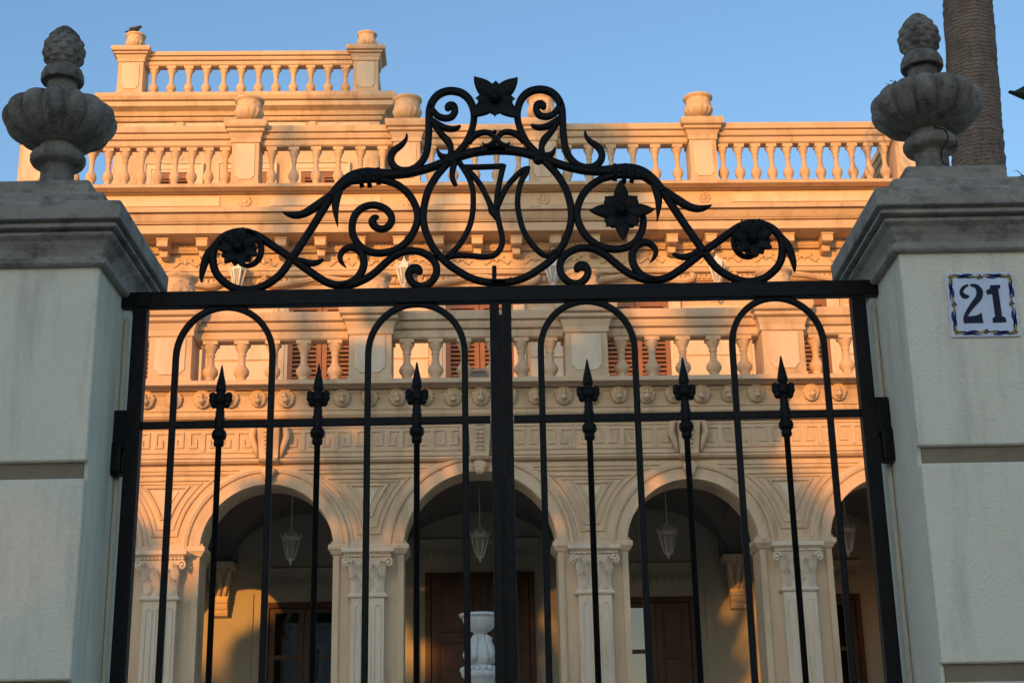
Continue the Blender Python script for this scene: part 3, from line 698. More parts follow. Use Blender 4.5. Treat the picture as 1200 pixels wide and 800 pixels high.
# --- balustrades
def baluster_mesh(hgt, w):
    b = MB(); s = hgt
    b.stack((-w*.55, w*.55, -w*.55, w*.55), [(0, 0), (0, .10*s), (-.008, .105*s)])
    b.lathe([(.36*w, .10*s), (.46*w, .13*s), (.36*w, .165*s), (.42*w, .20*s), (.60*w, .27*s), (.63*w, .32*s), (.54*w, .385*s), (.36*w, .44*s), (.285*w, .50*s), (.27*w, .60*s), (.29*w, .66*s), (.37*w, .685*s), (.30*w, .70*s), (.32*w, .73*s), (.42*w, .79*s), (.56*w, .87*s), (.58*w, .90*s)], n=18)
    b.stack((-w*.58, w*.58, -w*.58, w*.58), [(-.006, .895*s), (0, .90*s), (0, 1.0*s)])
    return b.mesh('baluster', M['villa'])
def pedestal(b_name, parent, x, y, hw_, z0, z1, ztop):
    p = MB(); p.stack((x-hw_, x+hw_, y-hw_, y+hw_), [(.012, z0), (.012, z0+.04), (.0, z0+.05), (.0, z1)])
    o = p.build(b_name, 'villa', parent)
    h_ = ztop-z1
    MB().stack((x-hw_, x+hw_, y-hw_, y+hw_), [(.004, z1-.03), (.02, z1-.03), (.025, z1-.01), (.02, z1), (.022, z1+.12*h_), (.055, z1+.36*h_)]+G(.055, z1+.37*h_, .014, .03)+[(.085, z1+.46*h_), (.085, z1+.56*h_)]+G(.085, z1+.57*h_, .014, .03)+[(.115, z1+.65*h_), (.13, z1+.78*h_), (.13, z1+.96*h_), (.12, ztop), (.0, ztop+.004)]).build('pedestal_cap', 'villa', o)
    # sunk panel with notched lower corners on the front
    q = hw_*.72; za, zb = z0+.09, z1-.05; n_ = q*.32
    path = [(x-q, zb), (x-q, za+n_), (x-q+n_*.5, za+n_*.8), (x-q+n_, za), (x+q-n_, za), (x+q-n_*.5, za+n_*.8), (x+q, za+n_), (x+q, zb)]
    m = MB(); m.prism(path[::-1], y-hw_-.016, y-hw_+.002); m.build('panel', 'villa_panel', o, bevel=.008)
    m = MB(); m.prism([(v[0], v[1]) for v in path][::-1], -hw_-.016, -hw_+.002)
    return o
def rail_stack(b, x0, x1, y0, y1, z0, z1):
    h_ = z1-z0
    b.stack((x0, x1, y0, y1), [(-.03, z0), (.0, z0+.02), (.005, z0+.3*h_)]+G(.005, z0+.31*h_, .013, .03)+[(.03, z0+.38*h_), (.045, z0+.5*h_), (.05, z0+.60*h_)]+G(.05, z0+.61*h_, .014, .03)+[(.075, z0+.68*h_), (.08, z0+.9*h_), (.07, z1), (.0, z1+.004)])

def balustrade(name, xs, y, zb, zr, zt, hw_, n_between, w, ext=None, sides=()):
    """xs = pedestal centres along the front; n_between balusters in each bay"""
    root = MB()
    t = .13; tb_ = hw_+.02
    root.stack((xs[0]-hw_, xs[-1]+hw_, y-tb_, y+tb_), [(.03, zb-.06), (.03, zb-.012), (.015, zb), (-.01, zb+.002)])
    base = root.build(name, 'villa', villa)
    rl = MB(); rail_stack(rl, xs[0]+.01, xs[-1]-.01, y-t*.85, y+t*.85, zr, zt-.04); rl.build('hand_rail', 'villa', base)
    me = baluster_mesh(zr+.02-zb, w)
    for x in xs: pedestal('pedestal', base, x, y, hw_, zb-.005, zr+.04, zt)
    for (a, c), n in zip(zip(xs[:-1], xs[1:]), n_between):
        lo, hi = a+hw_, c-hw_; g = (hi-lo)/n
        for k in range(n): put('baluster', me, base, (lo+g*(k+.5), y, zb))
    for x, y1, n in sides:
        r = MB(); rail_stack(r, x-t*.85, x+t*.85, y+.2, y1, zr, zt-.045); r.build('hand_rail', 'villa', base)
        r = MB(); r.stack((x-t, x+t, y+.2, y1), [(.028, zb-.062), (.028, zb-.014), (.012, zb-.002)]); r.build('base_course', 'villa', base)
        for k in range(n): put('baluster', me, base, (x, y+.55+k*.36, zb))
    return base
bal = balustrade('balcony_balustrade', [-6.25, -3.80, -1.34, 1.34, 3.80, 6.25], -.08, 6.905, 7.475, 7.86, .262, [5, 5, 6, 5, 5], .158)
roofb = balustrade('roof_balustrade', [-7.0, -3.65, -1.09, 1.09, 3.66, 6.98], 4.0, 11.38, 12.09, 12.46, .215, [11, 6, 5, 6, 11], .14, sides=((-7.0, 9, 5), (6.98, 9, 5)))
towb = balustrade('tower_balustrade', [-6.45, -2.03], 7.58, 14.86, 15.50, 15.80, .235, [12], .15, sides=((-2.03, 11.5, 6),))

# --- upper storey: wall, main entablature, windows
WY = 4.3
upw = hp(MB().box(-6.95, 6.95, WY, 14, ZF, 9.9), 'wall')
EN = [(.002, 9.86), (.05, 9.865), (.06, 9.88), (.06, 9.955)]+G(.085, 9.958, .014)+[(.13, 9.985), (.145, 10.02), (.145, 10.05)]+G(.12, 10.055, .016)+[(.12, 10.095), (.09, 10.10), (.09, 10.355)]+G(.10, 10.356, .014)+[(.13, 10.372), (.15, 10.40), (.17, 10.42), (.17, 10.50), (.20, 10.515), (.60, 10.52), (.60, 10.655)]+G(.60, 10.656, .016, .05)+[(.62, 10.675), (.625, 10.69), (.645, 10.70), (.67, 10.735), (.70, 10.79)]+G(.71, 10.80, .018, .06)+[(.745, 10.822), (.745, 10.885), (.73, 10.90), (.36, 10.99), (.36, 11.03)]+G(.34, 11.032, .018)+[(.34, 11.27)]+G(.34, 11.271, .02)+[(.36, 11.295), (.375, 11.30), (.375, 11.33), (.2, 11.335)]
ment = hp(MB().stack((-6.95, 6.95, WY, 13.6), EN), 'entablature')
md = MB(); md.stack((-.085, .085, -.36, .0), [(-.015, 10.36), (-.0, 10.37), (0, 10.47), (.012, 10.48), (.012, 10.519)])
md.stack((-.06, .06, -.2, 0), [(-.01, 10.25), (0, 10.27), (0, 10.355)])
me_md = fold(md, 'modillion')
for k in range(23):
    x = (k-11)*.615+.02; put('modillion', me_md, villa, (x, WY-.1, 0))
dt = MB(); cren = []
for k in range(168): x = -6.9+k*.082; cren += [(x, 9.885), (x+.045, 9.885), (x+.045, 9.94), (x+.082, 9.94)]
dt.prism(cren+[(cren[-1][0], 9.953), (-6.9, 9.953)], WY-.092, WY-.058)
hp(dt, 'dentil_course', parent=ment)
dt = MB()
for k in range(230): x = -6.9+k*.06; dt.ell((x+.03, WY-.17, 10.46), (.02, .022, .028), 6, 4)
hp(dt, 'egg_moulding', parent=ment)
# carved ornament in the frieze: sprays between the modillions
for k in range(22):
    x = (k-10.5)*.615+.02; b = MB()
    b.ell((x, WY-.095, 10.23), (.035, .03, .05), 9, 7)
    for s in (-1, 1):
        pts = [(x+s*(.03+.05*j), WY-.10, 10.2+.05*math.sin(j*1.5+.5)) for j in range(5)]
        b.tube(pts, [.024, .026, .022, .016, .006], 6)
        b.ell((x+s*.10, WY-.10, 10.27), (.03, .025, .022), 8, 6); b.ell((x+s*.17, WY-.10, 10.16), (.03, .022, .02), 8, 6)
    hp(b, 'carved_spray', parent=ment)
# blocking course panels and rosettes
for a, c in ((-6.6, -4.05), (-3.25, -1.5), (-.68, .68), (1.5, 3.25), (4.08, 6.6)):
    hp(MB().box(a, c, WY-.362, WY-.338, 11.08, 11.24), 'course_panel', 'villa_panel', ment, bevel=.006)
for x in (-3.65, -1.09, 1.09, 3.66):
    b = MB(); b.ell((x, WY-.345, 11.16), (.05, .035, .05), 10, 8)
    for k in range(8): a = k*PI/4; b.ell((x+.07*math.cos(a), WY-.345, 11.16+.07*math.sin(a)), (.035, .022, .035), 8, 6)
    hp(b, 'rosette', parent=ment)
hp(MB().box(-6.9, 6.9, 4.5, 13.5, 11.1, 11.325), 'flat_roof', 'paving')

def window(name, x, w, z0, z1, y, parent, ped=True):
    h_ = w/2; o = MB()
    path = [(x-h_, z0), (x-h_, z1), (x+h_, z1), (x+h_, z0)]
    o.sweep2d(path, [(.0, y+.002), (.0, y-.05), (.05, y-.05), (.055, y-.07), (.15, y-.07), (.155, y-.10), (.185, y-.105), (.19, y+.002)])
    s = o.build(name, 'villa_panel', parent)
    MB().box(x-h_+.002, x+h_-.002, y-.012, y+.002, z0, z1-.002).build('shade_backing', 'dark', s)  # near-black sheet stands for the dark behind the louvres
    for k in (-1, 1):
        xa, xb = (x-h_+.004, x-.006) if k < 0 else (x+.006, x+h_-.004)
        fr = MB(); t = .075; ya, yb = y-.055, y-.02; zm = z0+(z1-z0)*.47
        fr.box(xa, xa+t, ya, yb, z0+.01, z1-.01); fr.box(xb-t, xb, ya, yb, z0+.01, z1-.01)
        for za, zc in ((z0+.012, z0+.2), (zm-.06, zm+.06), (z1-.13, z1-.012)): fr.box(xa+t, xb-t, ya+.001, yb-.001, za, zc)
        f = fr.build('shutter', 'wood', s)
        sl = MB()
        for za, zc in ((z0+.2, zm-.06), (zm+.06, z1-.13)):
            n = int((zc-za)/.068)
            for i in range(n):
                zz = za+(i+.5)*(zc-za)/n
                sl.add([(xa+t, ya+.004, zz-.024), (xb-t, ya+.004, zz-.024), (xb-t, yb, zz+.016), (xa+t, yb, zz+.016), (xa+t, ya+.004, zz-.014), (xb-t, ya+.004, zz-.014), (xb-t, yb, zz+.026), (xa+t, yb, zz+.026)], [(0, 1, 2, 3), (7, 6, 5, 4), (0, 4, 5, 1), (3, 2, 6, 7)])
        sl.build('louvres', 'wood', f)
    if ped:
        pth = [(x-h_-.36, z1+.40), (x-h_-.42, z1+.36), (x-h_-.36, z1+.30), (x-h_-.24, z1+.27), (x-h_-.08, z1+.29), (x-.2, z1+.36), (x, z1+.38), (x+.2, z1+.36), (x+h_+.08, z1+.29), (x+h_+.24, z1+.27), (x+h_+.36, z1+.30), (x+h_+.42, z1+.36), (x+h_+.36, z1+.40)]
        b = MB(); b.sweep2d([p[:2] for p in cat(pth, 5)], [(-.035, y+.002), (-.035, y-.12), (.0, y-.15), (.035, y-.13), (.035, y+.002)]); b.build('pediment', 'villa', s)
    return s
for x in (-4.98, -2.42, .04, 2.50, 5.02): window('window', x, 1.06, 6.93, 9.56, WY, villa)
# rusticated wall panels between the windows
for a, c in ((-6.9, -5.78), (-4.2, -3.2), (-1.62, -.76), (.84, 1.70), (3.28, 4.22), (5.82, 6.9)):
    for z0, z1 in ((6.95, 7.7), (7.73, 8.60), (8.63, 9.45)):
        hp(MB().box(a, c, WY-.02, WY+.002, z0, z1), 'wall_panel', 'villa_panel', upw, bevel=.008)

# --- tower
tw = hp(MB().box(-6.70, -1.78, 7.5, 12.4, 11.3, 14.25), 'tower')
hp(MB().stack((-6.70, -1.78, 7.5, 12.4), [(.002, 14.04), (.03, 14.05), (.045, 14.08)]+G(.02, 14.09)+[(.02, 14.30)]+G(.02, 14.301)+[(.05, 14.325), (.075, 14.36), (.075, 14.385)]+G(.08, 14.39)+[(.10, 14.41), (.13, 14.48), (.15, 14.49), (.27, 14.53), (.27, 14.62)]+G(.27, 14.621, .018, .06)+[(.30, 14.65), (.335, 14.71), (.335, 14.775), (.32, 14.785), (.1, 14.84), (.05, 14.845)]), 'tower_cornice', parent=tw)
for a, c in ((-6.5, -5.6), (-5.35, -3.15), (-2.9, -1.95)): hp(MB().box(a, c, 7.46, 7.482, 14.12, 14.285), 'course_panel', 'villa_panel', tw)
for x in (-5.48, -3.02):
    hp(MB().box(x-.06, x+.06, 7.44, 7.483, 14.11, 14.295), 'frieze_block', parent=tw)
for x in (-5.55, -4.2, -2.85): window('window', x, .72, 11.6, 13.28, 7.5, tw, ped=False)
hp(MB().box(-6.74, -1.74, 7.46, 7.502, 13.80, 13.89), 'string_course', parent=tw)

# --- porch interior: back wall plaster, groin vaults, ribs, corbels, doors
hp(MB().box(-6.3, 6.3, WY-.05, WY-.002, ZF, 6.5), 'porch_wall', 'porch')
hp(MB().box(-6.44, -6.28, TH+.002, WY-.052, ZF, 6.5), 'porch_wall', 'porch')
hp(MB().box(6.28, 6.44, TH+.002, WY-.052, ZF, 6.5), 'porch_wall', 'porch')
for (cx, r), xl, xr in zip(ARCH, PIERS[:-1], PIERS[1:]):
    n = 44; b = MB(); V = []
    y0, y1 = TH+.005, WY-.055; cy = (y0+y1)/2
    for j in range(n+1):
        for i in range(n+1):
            x = xl+(xr-xl)*i/n; y = y0+(y1-y0)*j/n
            u = (x-(xl+xr)/2)/((xr-xl)/2); v = (y-cy)/((y1-y0)/2)
            V.append((x, y, 5.12+1.06*max(math.sqrt(max(0, 1-u*u)), math.sqrt(max(0, 1-v*v)))))
    b.add(V, [(j*(n+1)+i, j*(n+1)+i+1, (j+1)*(n+1)+i+1, (j+1)*(n+1)+i) for j in range(n) for i in range(n)], False)
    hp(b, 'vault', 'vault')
corb = MB()
corb.stack((-.14, .14, -.26, .0), [(-.0, 5.36), (.02, 5.38), (.02, 5.43), (.0, 5.44)])
for k, (z, w, d) in enumerate(((4.90, .06, .06), (4.96, .09, .10), (5.02, .10, .125), (5.03, .115, .14), (5.08, .115, .145))): pass
cpf = [(-.05, 4.86), (-.10, 4.87), (-.115, 4.90), (-.10, 4.93), (-.13, 4.935), (-.145, 4.965), (-.13, 4.995), (-.155, 5.0), (-.165, 5.03), (-.15, 5.06), (-.15, 5.10), (-.17, 5.2), (-.22, 5.3), (-.255, 5.36)]
V = []; n = len(cpf)
for x in (-1, 1): V += [(x*(.085+.05*max(0, (z-5.0)/.36)), y, z) for y, z in cpf]+[(x*.1, 0, 5.36), (x*.08, 0, 4.86)]
corb.add(V, [tuple(range(n+1, -1, -1)), tuple(range(n+2, 2*n+4))]+[(i, (i+1) % (n+2), n+2+(i+1) % (n+2), n+2+i) for i in range(n+2)])
for s in (-1, 0, 1):
    corb.tube([(s*.06, -.165, 5.08), (s*.075, -.20, 5.2), (s*.10, -.25, 5.3), (s*.11, -.285, 5.35)], [.02, .028, .032, .02], 7)
corb.v = [(x*1.3, y*1.2, 5.44-(5.44-z)*1.35) for x, y, z in corb.v]
me_co = fold(corb, 'corbel', 'villa_panel')
for p in PIERS[1:-1]:
    c = put('corbel', me_co, villa, (p, WY-.05, 0))
    rb = MB(); y0, y1 = TH, WY-.05; cy, hy = (y0+y1)/2, (y1-y0)/2
    pr = [(cy+hy*math.cos(PI*k/24), 5.36+.72*math.sin(PI*k/24)) for k in range(25)]
    V = []; F = []
    for y, z in pr:
        zo = z+.14
        V += [(p-.22, y, z), (p+.22, y, z), (p+.22, y, zo), (p-.22, y, zo)]
    for k in range(24):
        for i in range(4): F.append((4*k+i, 4*k+(i+1) % 4, 4*k+4+(i+1) % 4, 4*k+4+i))
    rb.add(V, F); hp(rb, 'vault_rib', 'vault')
    for x in (-.42, .42): hp(MB().box(p+x-.05, p+x+.05, WY-.075, WY-.049, ZF, 5.0), 'wall_strip', 'porch')
DY = WY-.052
def door(x, w, ztop, panes, dark=False):
    h_ = w/2; z0 = ZF+.02; mt = 'door'
    o = MB(); o.sweep2d([(x-h_, z0), (x-h_, ztop), (x+h_, ztop), (x+h_, z0)], [(.0, DY), (.0, DY-.08), (-.08, DY-.09), (-.10, DY-.06), (-.10, DY)][::-1])
    d = o.build('door', mt, villa)
    MB().box(x-h_+.002, x+h_-.002, DY-.012, DY-.001, z0, ztop-.002).build('shade_backing', 'dark', d)  # near-black sheet stands for the unlit room behind the door
    for k in (-1, 1):
        xa, xb = (x-h_+.10, x-.004) if k < 0 else (x+.004, x+h_-.10)
        t = .075; ya, yb = DY-.075, DY-.045
        f = MB(); f.box(xa, xa+t, ya, yb, z0, ztop-.10); f.box(xb-t, xb, ya, yb, z0, ztop-.10)
        zz = [z0, z0+.75]+[z0+.75+(ztop-.1-z0-.75)*i/panes for i in range(1, panes+1)]
        f.box(xa+t, xb-t, ya+.001, yb-.001, z0, z0+.75)
        for i, z in enumerate(zz[1:]):
            f.box(xa+t, xb-t, ya+.002, yb-.002, z-(.06 if i == len(zz)-2 else .03), z+(.0 if i == len(zz)-2 else .03))
        lf = f.build('door_leaf', mt, d)
        if dark or (k > 0 and abs(x-2.58) < .01):
            pn = MB(); pn.box(xa+t, xb-t, DY-.060, DY-.055, z0+.75, ztop-.15); pn.build('door_panel', mt, lf)
            for i in range(panes):
                za, zb = zz[i+1]+.06, zz[i+2]-.1
                m = MB(); m.stack((xa+t+.03, xb-t-.03, DY-.06, DY-.058), [(0, za), (0, zb)]); pth = [(xa+t+.04, za), (xa+t+.04, zb), (xb-t-.04, zb), (xb-t-.04, za)]
                MB().sweep2d(pth, [(-.015, DY-.06), (-.01, DY-.075), (.01, DY-.078), (.015, DY-.06)], True).build('door_moulding', mt, lf)
        else: MB().box(xa+t, xb-t, DY-.062, DY-.058, z0+.75, ztop-.15).build('pane', 'glass', lf)
        if not dark and not (k > 0 and abs(x-2.58) < .01):
            cu = MB(); V = []; m = 16; zc0, zc1 = z0+.8, ztop-.2; wv = (xb-xa-2*t)
            for i in range(m+1):
                u = i/m; xx = (xa+t+.01) + u*wv*.34 if k > 0 else (xb-t-.01)-u*wv*.34
                for z, sq in ((zc1, 1), ((zc0+zc1)/2+.35, .8), (zc0, .55)):
                    x2 = (xa+t+.01)+(xx-xa-t-.01)*sq if k > 0 else (xb-t-.01)+(xx-xb+t+.01)*sq
                    V.append((x2, DY-.03+.008*math.sin(u*18), z))
            cu.add(V, [(3*i+j, 3*i+3+j, 3*i+4+j, 3*i+1+j) for i in range(m) for j in range(2)], True); cu.build('curtain', 'curtain', lf)
        MB().ell((xb-.03 if k < 0 else xa+.03, ya-.02, z0+1.0), (.02, .025, .02), 8, 6).build('handle', 'lamp', lf)
    # relief panel over the door
    b = MB(); b.stack((x-h_-.05, x+h_+.05, DY-.03, DY+.01), [(.0, ztop+.14), (.0, ztop+.44), (.03, ztop+.46), (.05, ztop+.5), (.02, ztop+.52)])
    for k in range(11):
        u = -1+2*k/10; b.tube([(x+u*h_*.9-.05, DY-.04, ztop+.22), (x+u*h_*.9, DY-.05, ztop+.34), (x+u*h_*.9+.05, DY-.04, ztop+.25)], [.018, .024, .014], 6)
    b.build('door_frieze', 'porch', d)
for x, w, zt, n, dk in ((-5.06, 1.16, 4.86, 3, 0), (-2.58, 1.20, 4.86, 3, 0), (0, 1.62, 5.26, 3, 1), (2.58, 1.20, 4.86, 3, 0), (5.06, 1.16, 4.86, 3, 0)): door(x, w, zt, n, dk)

# ------------------------------------------------------------------ urns on the house
def urn_proto(sc):
    t = thing('stone_urn', 'urn', 'urn', (0, 0, 0), 0, 'urns along the villa balustrades')
    f = [(.13, 0), (.135, .025), (.12, .04), (.10, .055), (.075, .085), (.07, .105), (.09, .115), (.085, .125)]
    MB().lathe([(r*sc, z*sc) for r, z in f], n=28).build('foot', 'villa', t)
    b = [(.06, .115), (.12, .125), (.18, .16), (.212, .22), (.218, .27), (.205, .30), (.212, .31), (.212, .33), (.195, .345), (.190, .36), (.196, .372), (.196, .385), (.191, .40), (.20, .425), (.225, .44), (.236, .455), (.236, .475), (.215, .485), (.19, .47), (.17, .40), (.05, .36)]
    def gad(a, j, z): return 1+(.085*abs(math.sin(a*7)) if j in (2, 3, 4) else (.07*max(0, math.sin(a*10)) if j in (9, 10, 11) else 0))
    MB().lathe([(r*sc, z*sc) for r, z in b], n=84, mod=gad).build('bowl', 'villa', t)
    return t
u1 = urn_proto(1.02)
first = True
for (x, y, z, sc, lab) in (
    (-3.65, 4.0, 12.465, 1, 'stone urn on the roof pedestal in front of the tower wall'),
    (-1.09, 4.0, 12.465, 1, 'stone urn on the roof pedestal just right of the tower corner'),
    (1.09, 4.0, 12.465, 1, 'stone urn half hidden behind the right crest scroll of the gate'),
    (3.66, 4.0, 12.465, 1, 'stone urn standing clear against the sky on the right of the roof balustrade'),
    (-6.45, 7.58, 15.805, .80, 'small stone urn with a bird on it, atop the tower'),
    (-2.03, 7.58, 15.805, .80, 'small stone urn without a bird, atop the tower'),
    (-3.80, -.08, 7.865, 1, 'stone urn on the balcony pedestal nearest the left gate pillar'),
    (-1.34, -.08, 7.865, 1, 'stone urn on the balcony pedestal left of the gate meeting stiles'),
    (1.34, -.08, 7.865, 1, 'stone urn on the balcony pedestal just right of the gate meeting stiles'),
    (3.80, -.08, 7.865, 1, 'stone urn on the balcony pedestal nearest the right gate pillar')):
    o = u1 if first else copy_tree(u1); first = False
    o.location = hw(x, y, z); o.scale = (sc, sc, sc); o['label'] = lab; o.rotation_euler.z = random.uniform(0, 6)
# bird
p = hw(-6.45, 7.48, 15.805+.80*.49)
bt = thing('bird', 'small dark bird perched on the rim of a tower urn', 'bird', p, 0)
b = MB(); b.tube([(-.19, 0, .028), (-.10, 0, .05), (-.05, 0, .066), (.0, 0, .08), (.04, 0, .098), (.075, 0, .125), (.10, 0, .138), (.118, 0, .132), (.14, 0, .122)], [.012, .02, .042, .052, .047, .034, .03, .016, .003], 12)
b.build('body', 'bird', bt)
for s in (-1, 1):
    MB().tube([(.0, s*.016, .04), (.005, s*.018, .0)], [.004, .003], 6).build('leg', 'bird', bt)
    MB().ell((-.03, s*.045, .078), (.075, .014, .03), 10, 8).build('wing', 'bird', bt)

# ------------------------------------------------------------------ wall lanterns and porch lanterns
def lantern_body(t, mat, hang):
    z = 0
    fr = MB()
    fr.lathe([(.012, -.32), (.02, -.30), (.012, -.285), (.03, -.27), (.045, -.25), (.05, -.24)], n=6, smooth=False)
    for k in range(6):
        a = 2*PI*k/6; c, s = math.cos(a), math.sin(a)
        fr.tube([(.05*c, .05*s, -.245), (.115*c, .115*s, .02)], [.011, .013], 6)
        fr.tube([(.125*c, .125*s, .05), (.14*c, .14*s, .09), (.12*c, .12*s, .12)], [.012, .012, .004], 5)
    fr.lathe([(.112, .01), (.125, .02), (.13, .05), (.118, .055), (.115, .05)], n=6, smooth=False)
    fr.build('lantern_frame', mat, t)
    MB().lathe([(.046, -.24), (.106, .01)], n=6, smooth=False).build('pane', 'frost', t)
    MB().lathe([(.128, .055), (.10, .10), (.05, .15), (.03, .16), (.032, .18), (.012, .20), (.005, .24)], n=6, smooth=False).build('lantern_roof', mat, t)
    MB().lathe([(.015, -.20), (.018, -.1), (.02, -.06), (.012, -.03)], n=8).build('bulb', 'white', t)
def wall_lantern(x, label):
    t = thing('wall_lantern', label, 'lantern', hw(x, WY-.34, 9.97), HY, 'lanterns on the upper wall'); lantern_body(t, 'lamp', False)
    MB().tube([(0, 0, -.30), (0, .02, -.40), (0, .12, -.46), (0, .24, -.40), (0, .33, -.30)], [.014]*5, 8).build('bracket', 'lamp', t)
    MB().box(-.05, .05, .315, .338, -.45, -.18).build('wall_plate', 'lamp', t)
    return t
wl = wall_lantern(-3.72, 'wall lantern seen below the left flower of the gate overthrow')
for x, lab in ((-1.13, 'wall lantern between the left and middle balcony windows'), (1.20, 'wall lantern just right of the middle balcony window'), (3.79, 'rightmost wall lantern, under the gate scroll right of the big iron flower')):
    spawn(wl, hw(x, WY-.34, 9.97), lab)
def porch_lantern(x, label):
    t = thing('hanging_lantern', label, 'lantern', hw(x, 2.35, 5.42), HY, 'lanterns hanging in the porch'); lantern_body(t, 'lamp', True)
    MB().tube([(0, 0, .23), (0, 0, .80)], [.008, .008], 6).build('chain', 'lamp', t)
    return t
ph = porch_lantern(-2.58, 'porch lantern hanging in the left arch')
for x, lab in ((0, 'porch lantern hanging in the middle arch'), (2.58, 'porch lantern hanging in the arch right of the middle'), (5.06, 'porch lantern hanging in the arch beside the right gate pillar')):
    spawn(ph, hw(x, 2.35, 5.42), lab)

# ------------------------------------------------------------------ things on the balcony
bx = thing('storage_box', 'grey box with a white lid standing on the balcony', 'storage box', hw(-.02, .75, 6.915), HY)
MB().box(-.17, .17, -.15, .15, .0, .36).build('box_body', 'grey', bx, bevel=.01)
MB().stack((-.19, .19, -.17, .17), [(0, .362), (0, .385), (-.02, .40)]).build('lid', 'white', bx, bevel=.006)
tb = thing('low_table', 'low white table on the balcony behind the balusters', 'table', hw(.05, 1.5, 6.915), HY)
MB().box(-.62, .68, -.3, .3, .30, .325).build('tabletop', 'white', tb)
for sx in (-.55, .6):
    for sy in (-.24, .24): MB().box(sx-.025, sx+.025, sy-.025, sy+.025, 0, .299).build('leg', 'dark', tb)

# ------------------------------------------------------------------ pedestal planter on the terrace
pt = thing('pedestal_bowl', 'white cast stone bowl on a leaf carved pedestal before the middle arch', 'stone pedestal', hw(at(560, 760, 16.6).x-HX, -1.4, 1.3))
zt = 3.875-1.3
MB().stack((-.24, .24, -.24, .24), [(.02, 0), (.02, .12), (0, .16), (0, .9), (.03, .95), (.03, 1.05)]).build('plinth', 'marble', pt)
MB().lathe([(.2, 1.05), (.2, 1.2), (.16, 1.28), (.15, 1.9), (.155, zt-.93), (.165, zt-.915)], n=32).build('column', 'marble', pt)
b = MB(); b.lathe([(.165, zt-.92), (.17, zt-.70), (.19, zt-.69), (.21, zt-.665), (.215, zt-.63), (.20, zt-.61), (.15, zt-.575), (.11, zt-.545)], n=40)
for k in range(18): a = 2*PI*k/18; b.ell((.196*math.cos(a), .196*math.sin(a), zt-.60), (.034, .034, .034), 8, 6)
b.build('collar', 'marble', pt)
def lobes(a, j, z): return 1+.10*math.sin(a*5+j*.45)+.05*math.sin(a*10)
b = MB(); b.lathe([(.10, zt-.55), (.13, zt-.53), (.150, zt-.48), (.156, zt-.43), (.138, zt-.36), (.115, zt-.30), (.09, zt-.255), (.07, zt-.22)], n=60, mod=lobes)
for k in range(5):
    a = 2*PI*k/5+.5; c, s = math.cos(a), math.sin(a)
    b.tube([(.14*c, .14*s, zt-.51), (.158*c, .158*s, zt-.44), (.132*c, .132*s, zt-.35), (.108*c, .115*s, zt-.28), (.13*c, .13*s, zt-.245)], [.028, .042, .036, .028, .02], 8)
b.build('carved_vase', 'marble', pt)
def rimg(a, j, z): return 1+(.035*abs(math.sin(a*12)) if j in (3, 4) else 0)
MB().lathe([(.06, zt-.235), (.07, zt-.205), (.085, zt-.195), (.12, zt-.175), (.165, zt-.12), (.20, zt-.055), (.206, zt-.035), (.230, zt-.03), (.233, zt), (.21, zt+.003), (.17, zt-.04), (.05, zt-.08)], n=72, mod=rimg).build('bowl', 'marble', pt)

# ------------------------------------------------------------------ palm and plants beside the gate
def palm_trunk(b, base, top, r0, r1, rings):
    base, top = Vector(base), Vector(top); V = []; F = []; n = 28; m = rings*3
    ph = random.uniform(0, 6)
    for j in range(m+1):
        u = j/m; c = base.lerp(top, u)+Vector((.1*math.sin(u*2.4+ph), 0, 0))*u*(1-u)*2; r = r0+(r1-r0)*u
        k = 1+(.028, -.018, .0)[j % 3]*random.uniform(.1, 1.2)*.8
        for i in range(n):
            a = 2*PI*i/n; kk = k+.014*math.sin(a*9+j*.4)+random.uniform(-.012, .012)
            V.append((c.x+r*kk*math.cos(a), c.y+r*kk*math.sin(a), c.z+.016*math.sin(a*2+j*.35)))
    for j in range(m):
        for i in range(n): F.append((j*n+i, j*n+(i+1) % n, (j+1)*n+(i+1) % n, (j+1)*n+i))
    return b.add(V, F, True)
def palm_crown(b, top, n, L):
    for k in range(n):
        a = 2*PI*k*.381966+random.uniform(-.2, .2); el = random.uniform(-.5, 1.2); pts = []
        for i in range(9):
            u = i/8; r = L*u*math.cos(el*(1-.3*u)); z = L*(math.sin(el)*u-.55*u*u)
            pts.append(Vector((top[0]+r*math.cos(a), top[1]+r*math.sin(a), top[2]+z)))
        b.tube(pts, [.03*(1-.8*i/8) for i in range(9)], 4)
        for i in range(1, 8):
            for q in range(4):
                p = pts[i].lerp(pts[i+1], q/4); d = (pts[i+1]-pts[i]).normalized(); s = d.cross(Vector((0, 0, 1))).normalized()
                for sg in (-1, 1):
                    ll = L*.22*(1-.5*abs(i/8-.45)); e = (s*sg+d*.6+Vector((0, 0, -.35))).normalized()*ll
                    b.add([p, p+e*.5+d*.03, p+e, p+e*.5-d*.03], [(0, 1, 2, 3)])
    return b
def palm(name, label, base, top, r0, r1, rings, L=3.0, n=46):
    t = thing(name, label, 'palm tree', base); B = Vector(base)
    palm_trunk(MB(), (0, 0, 0), Vector(top)-B, r0, r1, rings).build('trunk', 'palm', t)
    palm_crown(MB(), Vector(top)-B, n, L).build('crown', 'leaf', t)
    return t
PYY = 13.6
pa, pb = at(1136, 0, PYY), at(1148, 200, PYY)
sl = (pa.x-pb.x)/(pa.z-pb.z)
palm('palm_tree', 'tall ringed palm trunk rising behind the right gate pillar', (pb.x-sl*pb.z, PYY, 0), (pb.x+sl*(15.5-pb.z), PYY, 15.5), .30, .215, 130)

